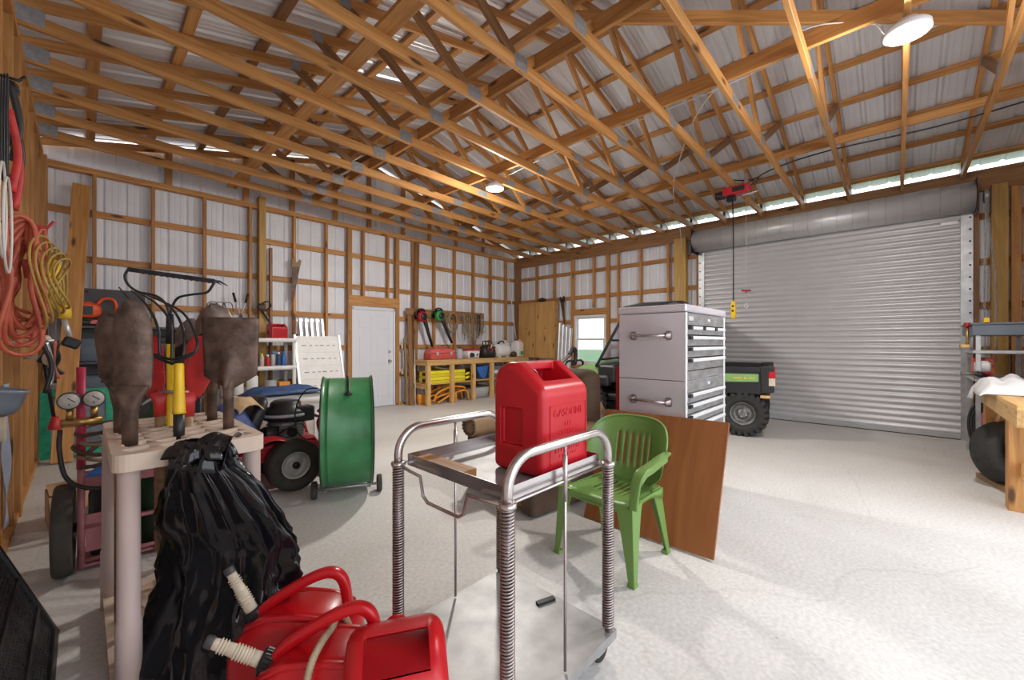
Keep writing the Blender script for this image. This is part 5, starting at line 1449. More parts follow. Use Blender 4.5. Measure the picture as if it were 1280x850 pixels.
# pink-red long toolbox
t = thing('toolbox', 'large faded red plastic toolbox on the left end of the gable workbench', 'toolbox', (5.55, 7.48, BZ), math.radians(4))
MB().loft([[(a, b, z) for a, b in rrect(w, d, .03, 4)] for z, w, d in ((0, .70, .26), (.015, .74, .29), (.14, .72, .28), (.15, .73, .29), (.21, .66, .24), (.25, .5, .16))]).build('body', 'red_faded', t)
MB().tube(bez([(-.12, 0, .24), (-.11, 0, .285), (.11, 0, .285), (.12, 0, .24)], 6), .014, 8).build('carry_handle', 'red_faded', t)
MB().bb(-.37, .37, -.149, -.143, .138, .152).build('lid_seam', 'red_paint', t)
for x in (-.2, .2): MB().bb(x - .03, x + .03, -.158, -.143, .10, .17).build('latch', 'light_grey', t, bevel=.004)
t = thing('blow_torch_can', 'small grey canister beside the faded red toolbox on the bench', 'canister', (6.08, 7.45, BZ))
MB().lathe([(.08, 0), (.085, .01), (.085, .2), (.06, .23), (.03, .24)], 20).build('body', 'light_grey', t); MB().lathe([(.03, .24), (.035, .25), (.03, .29), (.001, .30)], 14).build('cap', 'dark_grey', t)
t = thing('storage_tub', 'white plastic tub with a red lid and dark picture on the gable workbench', 'tub', (6.42, 7.45, BZ))
MB().loft([[(a, b, z) for a, b in rrect(w, d, .03, 4)] for z, w, d in ((0, .34, .26), (.19, .38, .29))]).build('tub', 'white_plastic', t)
MB().loft([[(a, b, z) for a, b in rrect(w, d, .03, 4)] for z, w, d in ((.185, .40, .31), (.22, .40, .31), (.23, .37, .28))]).build('lid', 'red_paint', t)
p_ = MB(); p_.prism([(-.13, .03), (-.01, .03), (.01, .08), (-.02, .13), (-.11, .14), (-.14, .09)], -.150, -.141, 'y'); p_.build('printed_picture', 'black', t)
MB().lathe([(.001, .004), (.03, .004), (.03, 0)], 16, T(.10, -.139, .09) @ rot('X', 90)).build('printed_dot', 'dark_grey', t)
t = thing('tool_bag', 'lumpy black tool bag with handles on the gable workbench', 'tool bag', (6.98, 7.46, BZ))
MB().loft([[(a * (1 + .06 * math.sin(5 * i)), b, z) for i, (a, b) in enumerate(rrect(w, d, .08, 5))] for z, w, d in ((0, .36, .24), (.1, .42, .30), (.22, .40, .27), (.30, .30, .18), (.32, .12, .08))]).build('body', 'black', t)
for s in (-1, 1): MB().tube(bez([(-.1, s * .06, .30), (-.09, s * .05, .40), (.09, s * .05, .40), (.1, s * .06, .30)], 6), .014, 8).build('strap', 'black', t)
for k, (x, z) in enumerate(((-.1, .24), (0, .28), (.1, .23), (.02, .18))): MB().cyl((x, -.13, z - .05), (x + .02, -.16, z + .05), .018, 10).build('tool_handle', ('red_paint', 'cream', 'brown_leather', 'red_paint')[k], t)
t = thing('sprayer_tank', 'white round sprayer tank lying on the gable workbench beside the black bag', 'tank', (7.48, 7.45, BZ))
MB().lathe([(.04, -.24), (.12, -.235), (.165, -.2), (.172, -.1), (.172, .1), (.165, .2), (.12, .235), (.04, .24)], 26, T(0, 0, .18) @ rot('Y', 90)).build('tank', 'white_plastic', t)
MB().tube(bez([(-.1, 0, .34), (-.06, 0, .40), (.06, 0, .40), (.1, 0, .34)], 6), .016, 8).build('handle', 'black', t)
for x in (-.14, .14): MB().bb(x - .03, x + .03, -.1, .1, 0, .03).build('foot', 'white_plastic', t)
MB().cyl((-.16, -.04, .32), (-.16, -.04, .38), .03, 12).build('cap', 'black', t)
for x, y, hh, lab in ((7.79, 7.68, .44, 'cream plastic jug behind the white sprayer tank on the bench'), (8.10, 7.47, .46, 'tall white plastic jug at the corner end of the gable workbench')):
    t = thing('plastic_jug', lab, 'jug', (x, y, BZ), .1)
    MB().loft([[(a, b, z) for a, b in rrect(w, d, .05, 5)] for z, w, d in ((0, .25, .25), (.02, .28, .27), (hh * .75, .28, .27), (hh * .88, .22, .2), (hh * .94, .1, .1))]).build('body', 'white_plastic', t)
    MB().cyl((0, 0, hh * .92), (0, 0, hh), .045, 16).build('cap', 'red_paint' if y < 7.6 else 'cream', t)
    MB().tube(bez([(.05, 0, hh * .9), (.1, 0, hh * .98), (.15, 0, hh * .9), (.145, 0, hh * .7)], 5), .013, 8).build('handle', 'white_plastic', t)
    if y < 7.6: MB().bb(-.03, .08, -.141, -.136, .05, .14).build('green_label', 'green_tool', t)
t = thing('bucket_rag', 'dark red rag bundle between the sprayer tank and the white jug', 'rag', (7.84, 7.36, BZ))
MB().ell((0, 0, .07), (.09, .08, .075), 16, 10).build('bundle', 'brown_leather', t)
# shelf below
def case(z, lab):
    t = thing('tool_case', lab, 'tool case', (5.62, 7.47, z), math.radians(2))
    MB().loft([[(a, b, q) for a, b in rrect(w, d, .02, 3)] for q, w, d in ((0, 1.02, .34), (.01, 1.04, .36), (.125, 1.04, .36), (.135, 1.0, .33))]).build('body', 'yellow_case', t)
    MB().bb(-.51, .51, -.184, -.178, .064, .07).build('seam', 'black', t)
    MB().bb(-.53, -.51, -.05, .05, .03, .1).build('end_latch', 'black', t, bevel=.004)
    text_mesh('case_lettering', 'E', .15, .002, 'black', t, Matrix.Translation((.12, -.1815, .067)) @ rot('X', 90) @ rot('Z', 90))
    return t
case(.463, 'lower of two long yellow tool cases on the bench shelf'); case(.60, 'upper of two long yellow tool cases on the bench shelf')
t = thing('grey_tray', 'pale grey curved tray on top of the yellow cases', 'tray', (5.62, 7.50, .737))
MB().grid(lambda u, v: V((-.25 + .5 * u, -.12 + .24 * v, .07 * (2 * u - 1) ** 2 + .03 * (2 * v - 1) ** 2 + .005)), 16, 10).build('shell', 'light_grey', t, solid=.006)
for i, (x, mt, lab) in enumerate(((6.36, 'black', 'black hose fittings bundle on the bench shelf beside the yellow cases'), (6.68, 'blue_bright', 'bright blue plastic scoop on the bench shelf'), (7.2, 'grey_tool', 'dark grey carton on the bench shelf right of the blue scoop'), (7.8, 'grey_tool', 'dark grey carton at the corner end of the bench shelf'))):
    if i == 0:
        t = thing('hose_bundle', lab, 'hose', (x, 7.45, .463))
        for k in range(5): MB().tube([(.16 * math.cos(a) + .01 * k, .12 * math.sin(a), .03 + .035 * k + .01 * math.sin(3 * a)) for a in [2 * PI * q / 24 for q in range(24)]], .018, 8, closed=True).build('hose_turn', 'black', t)
        for k in range(2): MB().cyl((-.2, -.12, .06 + .09 * k), (-.1, -.14, .09 + .09 * k), .03, 12).build('fitting', 'yellow_case', t)
    elif i == 1:
        t = thing('scoop', lab, 'scoop', (x, 7.45, .463))
        MB().loft([[(-.17 + .0, -.12, .30), (.24, -.12, .34), (.24, .12, .34), (-.17, .12, .30)], [(-.05, -.1, .12), (.2, -.1, .12), (.2, .1, .12), (-.05, .1, .12)], [(.06, -.08, .004), (.16, -.08, .004), (.16, .08, .004), (.06, .08, .004)]], smooth=False).build('bowl', 'blue_bright', t, bevel=.01)
        MB().cyl((.2, 0, .3), (.34, 0, .33), .015, 10).build('handle', 'blue_bright', t)
    else:
        t = thing('carton', lab, 'carton', (x, 7.47, .463)); MB().bb(-.2, .2, -.15, .15, 0, .3).build('box', mt, t, bevel=.006); MB().bb(-.2, .2, -.004, .004, .3, .303).build('tape', 'light_grey', t)
        MB().bb(-.1, .02, -.153, -.1495, .12, .2).build('label', 'white_plastic', t)
# orange frame on the floor
t = thing('orange_stand', 'folded orange metal stand on the floor under the gable workbench', 'stand', (5.64, 7.42, 0))
for y in (-.12, .12):
    MB().tube(bez([(-.38, y, .06), (-.32, y, .22), (-.1, y, .32), (.15, y, .36), (.42, y, .33), (.5, y, .28)], 6), .022, 8).build('top_bar', 'orange', t)
    MB().tube([(-.3, y, .03), (.1, y, .19), (.3, y, .24)], .022, 8).build('brace_bar', 'orange', t)
    MB().tube(bez([(.28, y, .23), (.46, y, .25), (.56, y, .2), (.6, y, .03)], 6), .024, 8).build('foot_hoop', 'orange', t)
    MB().tube([(-.34, y, .15), (.1, y, .24)], .018, 8).build('cross_bar', 'orange', t)
    MB().cyl((.1, y, .2), (.04, y, .345), .018, 8).build('strut', 'orange', t)
MB().box((.22, 0, .12), (.05, .26, .22)).build('leg_plate', 'orange', t, bevel=.005)
t = thing('orange_shovel_head', 'orange scoop head standing on the floor at the left leg of the bench', 'scoop', (5.12, 7.56, 0))
MB().loft([[(a, b, z) for a, b in rrect(w, d, .03, 4)] for z, w, d in ((.0, .17, .07), (.02, .2, .09), (.2, .23, .12), (.22, .2, .1))]).build('bucket', 'orange', t)
MB().cyl((.02, .03, .2), (.08, .14, .6), .014, 8).build('handle', 'light_grey', t)
t = thing('clear_bin', 'pale grey storage bin on the floor under the bench', 'bin', (6.65, 7.5, 0))
MB().loft([[(a, b, z) for a, b in rrect(w, d, .03, 4)] for z, w, d in ((0, .5, .3), (.28, .56, .36))]).build('bin', 'light_grey', t); MB().loft([[(a, b, z) for a, b in rrect(.58, .38, .03, 4)] for z in (.275, .30)]).build('lid', 'dark_grey', t)
# ---- hanging rail, blowers, hoses
rl = plank('hanging_rail', (4.90, D - .03, 2.04), (7.22, D - .03, 2.04), .03, .15, M['pine_dark']); tag(rl, 'aged board screwed across the studs above the bench with tools hanging', 'hanging rail')
def blower(x, z, mat, lab, tilt):
    t = thing('leaf_blower', lab, 'leaf blower', (x, D - .20, z), 0, None, (0, 0, 0))
    MB().lathe([(.001, -.09), (.07, -.085), (.115, -.05), (.12, .03), (.10, .07), (.05, .085), (.001, .085)], 26, rot('X', 90)).build('fan_housing', mat, t)
    MB().lathe([(.001, .105), (.07, .10), (.08, .085), (.08, .07)], 22, rot('X', 90)).build('intake_cover', 'black', t)
    MB().loft([[(x_ + a, y_, z_ + b) for a, b in rrect(w, h, .03, 3)] for x_, y_, z_, w, h in ((-.1, .05, .02, .12, .16), (-.02, .05, .08, .14, .13), (.06, .05, .1, .1, .1))]).build('motor_cover', mat, t)
    MB().tube(bez([(-.13, 0, -.02), (-.15, 0, .08), (-.07, 0, .165), (.05, 0, .16), (.09, 0, .1)], 6), .016, 8).build('handle', 'black', t)
    d = V((math.sin(tilt), 0, -math.cos(tilt))); a = V((.07, 0, -.06))
    MB().tube([a, a + d * .12, a + d * .15, a + d * .36, a + d * .38, a + d * .64], [.05, .048, .042, .038, .036, .027], 16).build('blower_tube', 'black', t)
    MB().cyl((-.02, .09, .1), (-.02, .175, .14), .008, 8).build('hook', 'galv', t)
blower(5.20, 1.93, 'red_paint', 'red leaf blower hanging from the rail left of the green one', .33)
blower(5.68, 1.97, 'green_tool', 'green leaf blower hanging from the rail above the bench', .47)
def coil(x, z, rx, rz_, n, mat, lab, name='rope_coil', cat='rope', thick=.009):
    t = thing(name, lab, cat, (x, D - .115, z), 0, 'rope and hose coils hung along the rail')
    for k in range(n):
        f = 1 - .09 * k; dx = random.uniform(-.015, .015)
        MB().tube([(dx + rx * f * math.sin(a) * (1 + .1 * math.sin(2 * a + k)), -.012 * k, -rz_ * f + rz_ * f * math.cos(a)) for a in [2 * PI * q / 26 for q in range(26)]], thick, 7, closed=True).build('loop', mat, t)
    MB().cyl((0, .06, .0), (0, -.07, .012), .006, 6).build('nail', 'galv', t)
coil(6.12, 2.06, .17, .24, 5, 'rope', 'round brown hose coil hanging next to the green leaf blower', thick=.013)
coil(6.42, 2.0, .15, .33, 2, 'wire_grey', 'large grey wire loop hanging low behind the brown hose coil', 'wire_coil', 'wire', .005)
coil(6.52, 2.06, .07, .27, 5, 'rope', 'narrow brown rope coil, first right of the round hose coil')
coil(6.68, 2.05, .06, .34, 4, 'rope', 'long brown rope coil, second right of the round hose coil')
coil(6.82, 2.05, .06, .40, 3, 'rope', 'longest brown rope coil in the middle of the hanging bunch')
coil(6.94, 2.06, .055, .30, 4, 'brown_leather', 'dark brown rope coil, second from the right end of the rail')
coil(7.08, 2.06, .055, .26, 4, 'rope', 'brown rope coil at the right end of the hanging rail')
coil(7.14, 1.80, .08, .10, 3, 'wire_grey', 'small grey wire coil hanging below the right end of the rail', 'wire_coil', 'wire', .005)
# lumber and poles by the door
for x0, x1, y0, z1, w, m_, lab in ((4.90, 4.98, 7.62, 1.95, .10, 'pine_dark', 'aged two-by-four leaning beside the white door'), (4.84, 4.86, 7.70, 1.45, .05, 'handle_wood', 'thin grey-brown stick leaning nearest the white door frame')):
    o = plank('leaning_board', (x0, y0, 0.01), (x1, D - .04, z1), w, .035, M[m_], None, up=(0, -1, 0)); tag(o, lab, 'board')
o = MB().cyl((4.92, 7.50, .0), (5.0, 7.66, 1.2), .012, 10).build('metal_pole', 'alu'); tag(o, 'thin pale metal pole leaning in front of the lumber by the door', 'pole')
for z in (.72, 1.28): 
    o = MB().bb(4.80, 4.87, D - .012, D + .0, z - .06, z + .06).build('wall_box', 'cream', bevel=.004); tag(o, 'cream electrical box on the stud right of the door, %s one' % ('lower' if z < 1 else 'upper'), 'electrical box')
o = MB().cyl((8.10, D - .06, 3.28), (8.28, D - .20, 1.45), .012, 10).build('pvc_pipe', 'white_plastic'); tag(o, 'thin white pipe leaning in the far corner above the jugs', 'pipe')
# ---- loading ramps
t = thing('loading_ramp', 'wide white ribbed ramp panel leaning on the gable wall left of the door', 'ramp', (2.92, 7.12, 0), 0, None, (math.radians(-16), 0, 0))
MB().bb(-.40, .36, -.005, .005, 0, 1.53).build('panel', 'white_plastic', t)
for x in (-.40, .36): MB().bb(x - .02, x + .02, -.02, .04, 0, 1.55).build('side_rail', 'alu', t, bevel=.004)
sl = MB()
for k in range(6):
    for q in range(6): sl.bb(-.30 + q * .1 + (.03 if q % 3 else 0), -.23 + q * .1, -.0075, -.0045, .15 + k * .24, .162 + k * .24)
sl.build('drain_slots', 'dark_grey', t)
for k in range(7): MB().bb(-.38, .34, -.012, -.004, .03 + k * .24, .045 + k * .24).build('tread', 'white_plastic', t)
t = thing('ladder_ramp', 'narrow aluminium ramp with upright channels behind the white ramp panel', 'ramp', (2.85, 7.36, 0), 0, None, (math.radians(-12), 0, 0))
for k in range(5): MB().bb(-.2 + k * .095, -.15 + k * .095, -.02, .02, 0, 1.83).build('channel', 'alu', t, bevel=.006)
for z in (.05, .9, 1.78): MB().bb(-.22, .24, .02, .04, z, z + .04).build('crosspiece', 'alu', t)
o = MB().beam((2.60, 7.30, .0), (2.60, 7.66, 1.5), .02, .12, up=(0, -1, 0)).build('dark_board', 'dark_grey'); tag(o, 'dark narrow board leaning at the left edge of the white ramp', 'board')
# ---- white plastic shelf
t = thing('plastic_shelf', 'white plastic shelving unit against the gable wall behind the shovels', 'shelf', (1.98, 7.52, 0))
for x in (-.46, .46):
    for y in (-.2, .2): MB().loft([[(x + a, y + b, z) for a, b in rrect(w, w, .02, 4)] for z, w in ((0, .05), (.4, .06), (.45, .05), (.9, .06), (.95, .05), (1.43, .055))]).build('post', 'white_plastic', t)
for z in (.10, .52, .95, 1.40): MB().loft([[(a, b, q) for a, b in rrect(w, d, .03, 4)] for q, w, d in ((z - .035, .98, .48), (z + .03, 1.0, .5), (z + .03, .96, .46), (z + .01, .95, .45))]).build('shelf', 'white_plastic', t)
SX, SY = 1.98, 7.52
square_can('gas_can', 'small red gas can on the top shelf of the white shelving unit', (2.24, 7.50, 1.41), math.radians(8), False).scale = (.85, .7, .6)
def bottle(x, y, z, r, h, mat, cap, lab, kind='spray_can', cat='spray can'):
    t = thing(kind, lab, cat, (x, y, z), 0, 'cans and bottles on the white shelves')
    MB().lathe([(r * .95, 0), (r, .005), (r, h * .72), (r * .85, h * .78), (r * .4, h * .84), (r * .4, h * .86)], 16).build('body', mat, t)
    MB().lathe([(r * .55, h * .83), (r * .55, h * .98), (r * .4, h), (.001, h)], 14).build('cap', cap, t)
for i, (x, h, mt, cp, lab) in enumerate(((1.66, .17, 'cream', 'white_plastic', 'cream bottle at the left of the middle white shelf'), (1.76, .13, 'yellow_case', 'black', 'short yellow can on the middle white shelf'), (1.90, .2, 'dark_grey', 'black', 'dark spray can on the middle white shelf'), (1.99, .2, 'muted', 'yellow_case', 'tan spray can with a yellow cap on the middle white shelf'), (2.07, .18, 'red_worn', 'white_plastic', 'red spray can on the middle white shelf'), (2.15, .22, 'light_grey', 'blue_bright', 'grey spray can with a blue cap on the middle white shelf'), (2.23, .22, 'blue_tarp', 'white_plastic', 'navy spray can with a white cap on the middle white shelf'), (2.31, .22, 'blue_bright', 'blue_bright', 'bright blue spray can at the right of the middle white shelf'))):
    bottle(x, 7.40 + .02 * (i % 2), .982, .034, h, mt, cp, lab)
t = thing('red_tray', 'flat red tray under the spray cans at the shelf edge', 'tray', (2.05, 7.545, .982)); MB().loft([[(a, b, z) for a, b in rrect(w, d, .03, 3)] for z, w, d in ((0, .5, .12), (.03, .54, .14))]).build('tray', 'red_faded', t)
for x, lab in ((1.66, 'white bleach jug at the left of the lower white shelf'), (1.86, 'white jug in the middle of the lower white shelf')):
    bottle(x, 7.42, .552, .08, .36, 'white_plastic', 'white_plastic', lab, 'bleach_jug', 'jug')
t = thing('paint_can', 'grey paint can on the lower white shelf', 'paint can', (2.12, 7.42, .552)); MB().lathe([(.085, 0), (.088, .005), (.085, .01), (.085, .18), (.09, .19), (.078, .19), (.076, .182), (.001, .182)], 22).build('can', 'light_grey', t); MB().tube(bez([(-.088, 0, .16), (-.07, -.06, .1), (.07, -.06, .1), (.088, 0, .16)], 5), .003, 5).build('bail_handle', 'galv', t)
t = thing('carton', 'small orange-brown carton on the lower white shelf', 'carton', (2.30, 7.42, .552)); MB().bb(-.08, .08, -.1, .1, 0, .16).build('box', 'orange', t, bevel=.004); MB().bb(-.08, .08, -.004, .004, .16, .162).build('flap_seam', 'cardboard', t)
# ---- saws, shears, trimmer on the studs
def handsaw(loc, rot_, lab):
    t = thing('handsaw', lab, 'handsaw', loc, 0, None, rot_)
    MB().prism([(-.02, 0), (.10, .0), (.035, -.60), (.0, -.60)], -.0012, .0012, 'y').build('blade', 'rust', t)
    MB().prism([(-.04, -.03), (.10, -.01), (.115, .10), (.08, .13), (.055, .07), (.02, .06), (.0, .13), (-.045, .11)], -.012, .012, 'y').build('handle', 'handle_wood' if 'gable' in lab else 'black', t, bevel=.004)
handsaw((2.62, D - .02, 2.74), (0, math.radians(4), 0), 'old handsaw hanging on a stud of the gable wall')
t = thing('loppers', 'black handled lopping shears hanging on the gable wall above the shelf', 'shears', (1.80, D - .03, 1.9))
for s in (-1, 1): 
    MB().cyl((s * .015, 0, -.06), (s * .075, 0, .14), .011, 8).build('arm', 'alu', t); MB().cyl((s * .07, 0, .12), (s * .105, 0, .27), .018, 10).build('grip', 'black', t)
    MB().prism([(0, -.06), (s * .03, -.10), (s * .02, -.2), (s * .0, -.13)], -.004, .004, 'y').build('blade', 'black_metal', t)
t = thing('wire_basket', 'small bent wire hook rack on the gable wall above the square shovel', 'rack', (1.48, D - .02, 1.86))
for k in range(3): MB().tube(bez([(-.14 + .1 * k, 0, 0), (-.12 + .1 * k, -.05, .12), (-.02 + .1 * k, -.05, .13), (.02 + .1 * k, 0, 0)], 5), .006, 6).build('hook', 'black_metal', t)
t = thing('string_trimmer', 'dark trimmer with slanted shaft hanging on the post behind the red can', 'trimmer', (2.12, D - .10, 1.95))
MB().cyl((-.08, 0, .02), (.26, -.03, -.55), .014, 8).build('shaft', 'black_metal', t); MB().tube(bez([(-.1, 0, -.02), (.02, -.03, .10), (.1, -.02, .04), (.02, 0, -.06)], 5), .012, 8, closed=False).build('loop_handle', 'black', t); MB().loft([[(a - .04, b, z) for a, b in rrect(w, .08, .03, 3)] for z, w in ((-.06, .08), (.0, .13), (.06, .1))]).build('motor', 'brown_leather', t)
# ---- far corner of the right wall
t = thing('plywood_cabinet', 'pale plywood double-door cabinet in the far corner', 'cabinet', (0, 0, 0))
xf = W - .20
MB().bb(xf + .02, W - .01, 6.40, 7.60, .95, 2.42).build('carcass', 'osb', t)
for a, b in ((7.02, 7.62), (6.37, 7.01)):
    dpl = plank('door', (xf, (a + b) / 2, .95), (xf, (a + b) / 2, 2.42), b - a - .01, .018, M['osb'], t, up=(-1, 0, 0))
    kn_ = MB().ell((.78, (.0), .02), (.012, .012, .016), 10, 6).build('knob', 'black_metal', dpl)
for y in (6.45, 7.55): plank('leg', (W - .1, y, 0), (W - .1, y, .95), .09, .09, M['pine'], t, up=(1, 0, 0))
plank('apron', (xf + .01, 6.38, 1.02), (xf + .01, 6.55, 1.02), .03, .14, M['pine_dark'], t)
t = thing('cap_on_cabinet', 'dark cap lying on top of the plywood cabinet', 'cap', (W - .12, 6.85, 2.46)); MB().ell((0, 0, .02), (.07, .12, .06), 16, 8).build('crown', 'black', t); MB().bb(-.15, -.05, -.08, .08, .003, .012).build('brim', 'black', t, bevel=.003)
handsaw((W - .03, 6.22, 2.42), (0, math.radians(5), math.radians(90)), 'black handsaw hanging on the right wall beside the plywood cabinet')
for k in range(4):
    y = 6.36 - k * .11
    o = sheet('metal_sheet', (lambda s, h, y=y: ((W - .20 - h, y - s * .9, .0), (W - .03 - h, y - s * .9 + .02, 1.86 - .05 * k))), .12, None, 'alu'); tag(o, ['corrugated metal offcut nearest the plywood cabinet', 'second corrugated metal offcut from the plywood cabinet', 'third corrugated metal offcut from the plywood cabinet', 'corrugated metal offcut nearest the window'][k], 'metal sheet', 'metal offcuts leaning by the window')
    md = o.modifiers.new('s', 'SOLIDIFY'); md.thickness = .003

# ================================================================== LEFT WALL AND ITS CORNER
o = plank('leaning_plank', (-.155, 6.82, 0.01), (.005, D - .06, 3.44), .17, .04, M['pine_pale'], None, up=(0, -1, 0)); o.data.materials[0] = M['pine']; tag(o, 'tall wide plank leaning in the far left corner', 'plank')
t = thing('window_sash', 'old green wooden window sash leaning on the gable wall at the left corner', 'window sash', (-.04, 7.20, 0), 0, None, (math.radians(-12), 0, 0))
for b, nm in (((-.30, -.21, -.02, .02, 0, .80), 'stile'), ((.25, .34, -.02, .02, 0, .80), 'stile'), ((-.21, .25, -.02, .02, .0, .09), 'rail'), ((-.21, .25, -.02, .02, .72, .80), 'rail'), ((-.21, .25, -.012, .012, .37, .40), 'muntin')):
    MB().bb(*b).build(nm, 'green_sash', t, bevel=.004)
MB().bb(-.21, .25, -.003, .003, .09, .72).build('pane', 'glass', t)
t = thing('tool_cabinet', 'black tool shelf in the left corner crowded with dark cases', 'shelf', (.55, 7.60, 0))
for x in (-.62, .62):
    for y in (-.16, .18): MB().bb(x - .02, x + .02, y - .02, y + .02, 0, 1.56).build('post', 'black_metal', t)
for z in (.12, .62, 1.10, 1.56): MB().bb(-.66, .66, -.18, .2, z - .015, z + .015).build('shelf', 'dark_grey', t, bevel=.004)
MB().bb(-.66, .66, .2, .212, .12, 1.55).build('back_sheet', 'dark_grey', t)
for x, z, w, h, mt, lab in ((.02, 1.575, .36, .10, 'black', 'black case under the orange saw on the corner shelf'), (.2, 1.115, .46, .3, 'grey_tool', 'dark grey case on the second corner shelf'), (.75, 1.115, .4, .34, 'black', 'black case behind the rusty spades on the corner shelf'), (.25, .635, .5, .3, 'grey_tool', 'dark case on the third corner shelf beside the leaning plank'), (.9, .635, .42, .36, 'black', 'black case on the third corner shelf behind the spades')):
    t = thing('tool_case', lab, 'tool case', (x, 7.60, z))
    MB().loft([[(a, b, q) for a, b in rrect(w_, d_, .03, 3)] for q, w_, d_ in ((0, w * .94, .30), (.02, w, .33), (h - .03, w, .33), (h, w * .92, .30))]).build('shell', mt, t)
    MB().tube(bez([(-.07, -.16, h * .75), (-.06, -.195, h * .75), (.06, -.195, h * .75), (.07, -.16, h * .75)], 4), .011, 6).build('handle', 'black', t)
    if 'orange saw' in lab: MB().bb(.06, .14, -.172, -.163, .025, .075).build('badge', 'red_faded', t)
t = thing('orange_chainsaw', 'orange chainsaw on the top corner shelf behind the leaning plank', 'chainsaw', (.0, 7.58, 1.676))
o = MB().loft([[(x, b, .10 + c) for b, c in rrect(w, h, .05, 4)] for x, w, h in ((-.2, .14, .14), (-.16, .2, .2), (.08, .2, .22), (.16, .16, .14), (.18, .1, .08))]).build('body', 'orange_saw', t)
MB().tube(bez([(-.12, -.11, .08), (-.12, -.13, .26), (-.06, 0, .30), (-.02, .11, .24)], 6), .016, 8).build('front_handle', 'orange_saw', t)
MB().tube(bez([(.14, 0, .18), (.2, 0, .26), (.3, 0, .24), (.31, 0, .08), (.18, 0, .05)], 6), .02, 8).build('rear_handle', 'orange_saw', t)
MB().bb(-.02, .1, -.108, -.098, .04, .15).build('starter_cover', 'black', t, bevel=.006); MB().prism([(-.2, .05), (-.55, .04), (-.58, .08), (-.55, .12), (-.2, .13)], -.004, .004, 'y').build('guide_bar', 'engine_grey', t) if False else None
t = thing('metal_sheet', 'flat dark grey sheet standing on the corner shelf behind the spades', 'panel', (.31, 7.765, 1.58), 0, None, (math.radians(-3), 0, math.radians(-3)))
MB().bb(-.30, .31, -.012, .012, 0, .50).build('sheet', 'dark_grey', t, bevel=.003)
for x in (-.27, .28): MB().bb(x - .02, x + .02, -.016, -.011, .44, .47).build('hole_tab', 'black', t)
# cords and cables on the left wall
def hook(x, y, z, parent, mat='red_paint'):
    MB().tube([(x - .10, y, z), (x + .10, y, z), (x + .125, y, z + .04)], .009, 8).build('wall_hook', mat, parent)
t = thing('extension_cord', 'thick bundle of reddish orange extension cord hanging on the left wall', 'extension cord', (-.215, 3.47, 0))
for k in range(13):
    w = .05 + .012 * (k % 5); ph = random.uniform(0, 1); z1 = 2.02 - .010 * k; z0 = 1.30 + .035 * (k % 4) + .012 * k; y = -.17 + .028 * k
    pts = []
    for q in range(36):
        a = 2 * PI * q / 36; zz = (z1 + z0) / 2 + (z1 - z0) / 2 * math.cos(a); bul = 1 + .9 * max(0, -math.cos(a))
        pts.append((.02 * math.sin(3 * a + k) + .06 * math.sin(a) * bul * .8, y + (.035 + .05 * (1 - math.cos(a)) / 2) * math.sin(a) * (1 + .3 * math.sin(2 * a + ph)) - .02 * math.cos(a), zz))
    MB().tube(pts, .0105, 8, closed=True).build('cord_loop', 'cord_orange', t)
MB().tube(bez([(.02, .22, 1.98), (.06, .30, 2.04), (.07, .33, 1.7), (.05, .26, 1.35)], 8), .0105, 8).build('cord_tail', 'cord_orange', t)
hook(-.02, .1, 2.03, t)
MB().cyl((.02, -.02, 1.82), (.03, -.01, 1.72), .03, 12).build('plug', 'red_faded', t)
t = thing('extension_cord', 'olive yellow cord looped over the orange cord bundle', 'extension cord', (-.125, 3.40, 0))
for k in range(5):
    MB().tube([(.02 * k - .03 + .03 * math.sin(2 * a), (.20 - .012 * k) * math.sin(a) * 1.05 + .02 * math.sin(3 * a + k), 1.70 + (.25 - .03 * k) * math.cos(a) + .06 * math.sin(a)) for a in [2 * PI * q / 36 for q in range(36)]], .006, 7, closed=True).build('cord_loop', 'cord_yellow', t)
t = thing('extension_cord', 'yellow cord with large round plugs hanging right of the orange bundle', 'extension cord', (-.23, 5.3, 0))
for k in range(4):
    MB().tube([(.06 * math.sin(a) + .02 * k, .05 * math.sin(a) + .03 * k, 1.84 + (.22 - .02 * k) * math.cos(a)) for a in [2 * PI * q / 24 for q in range(24)]], .011, 7, closed=True).build('cord_loop', 'cord_yellow', t)
def plug(x, y, z):
    MB().lathe([(.02, .10), (.045, .09), (.05, .02), (.046, 0), (.05, -.01), (.05, -.05), (.03, -.06)], 18, T(x, y, z)).build('plug', 'yellow', t)
plug(.0, -.06, 1.90); plug(.06, .0, 1.98)
t = thing('extension_cord', 'yellow pigtail cord ending in a fat yellow connector by the corner', 'extension cord', (-.17, 6.05, 0))
for k in range(2): MB().tube(bez([(-.02 + .03 * k, .02 * k, 2.05), (.03 + .03 * k, 0, 2.10), (.05 + .02 * k, 0, 1.9), (.05, 0, 1.72)], 6), .011, 8).build('cord', 'cord_yellow', t)
MB().lathe([(.02, .09), (.05, .08), (.055, .0), (.05, -.04), (.03, -.05)], 18, T(.05, 0, 1.65)).build('plug', 'yellow', t)
MB().cyl((.05, 0, 1.6), (.09, -.02, 1.42), .022, 10).build('boot', 'alu', t); MB().box((.10, -.02, 1.36), (.13, .1, .1), rot('Y', 25).to_3x3()).build('work_light', 'black', t, bevel=.02)
hook(-.05, .0, 2.06, t)
t = thing('jumper_cables', 'red and black straps hanging high on the left wall', 'cables', (-.26, 3.42, .03))
for k, (m_, z1, z0) in enumerate((('red_worn', 2.55, 2.12), ('black', 2.72, 2.3), ('red_worn', 2.48, 2.05), ('black', 2.6, 2.15))):
    MB().tube(bez([(0, -.06 + .05 * k, z1), (.03, -.05 + .05 * k, (z1 + z0) / 2), (.01, -.07 + .05 * k, z0)], 6), .016, 8).build('strap', m_, t)
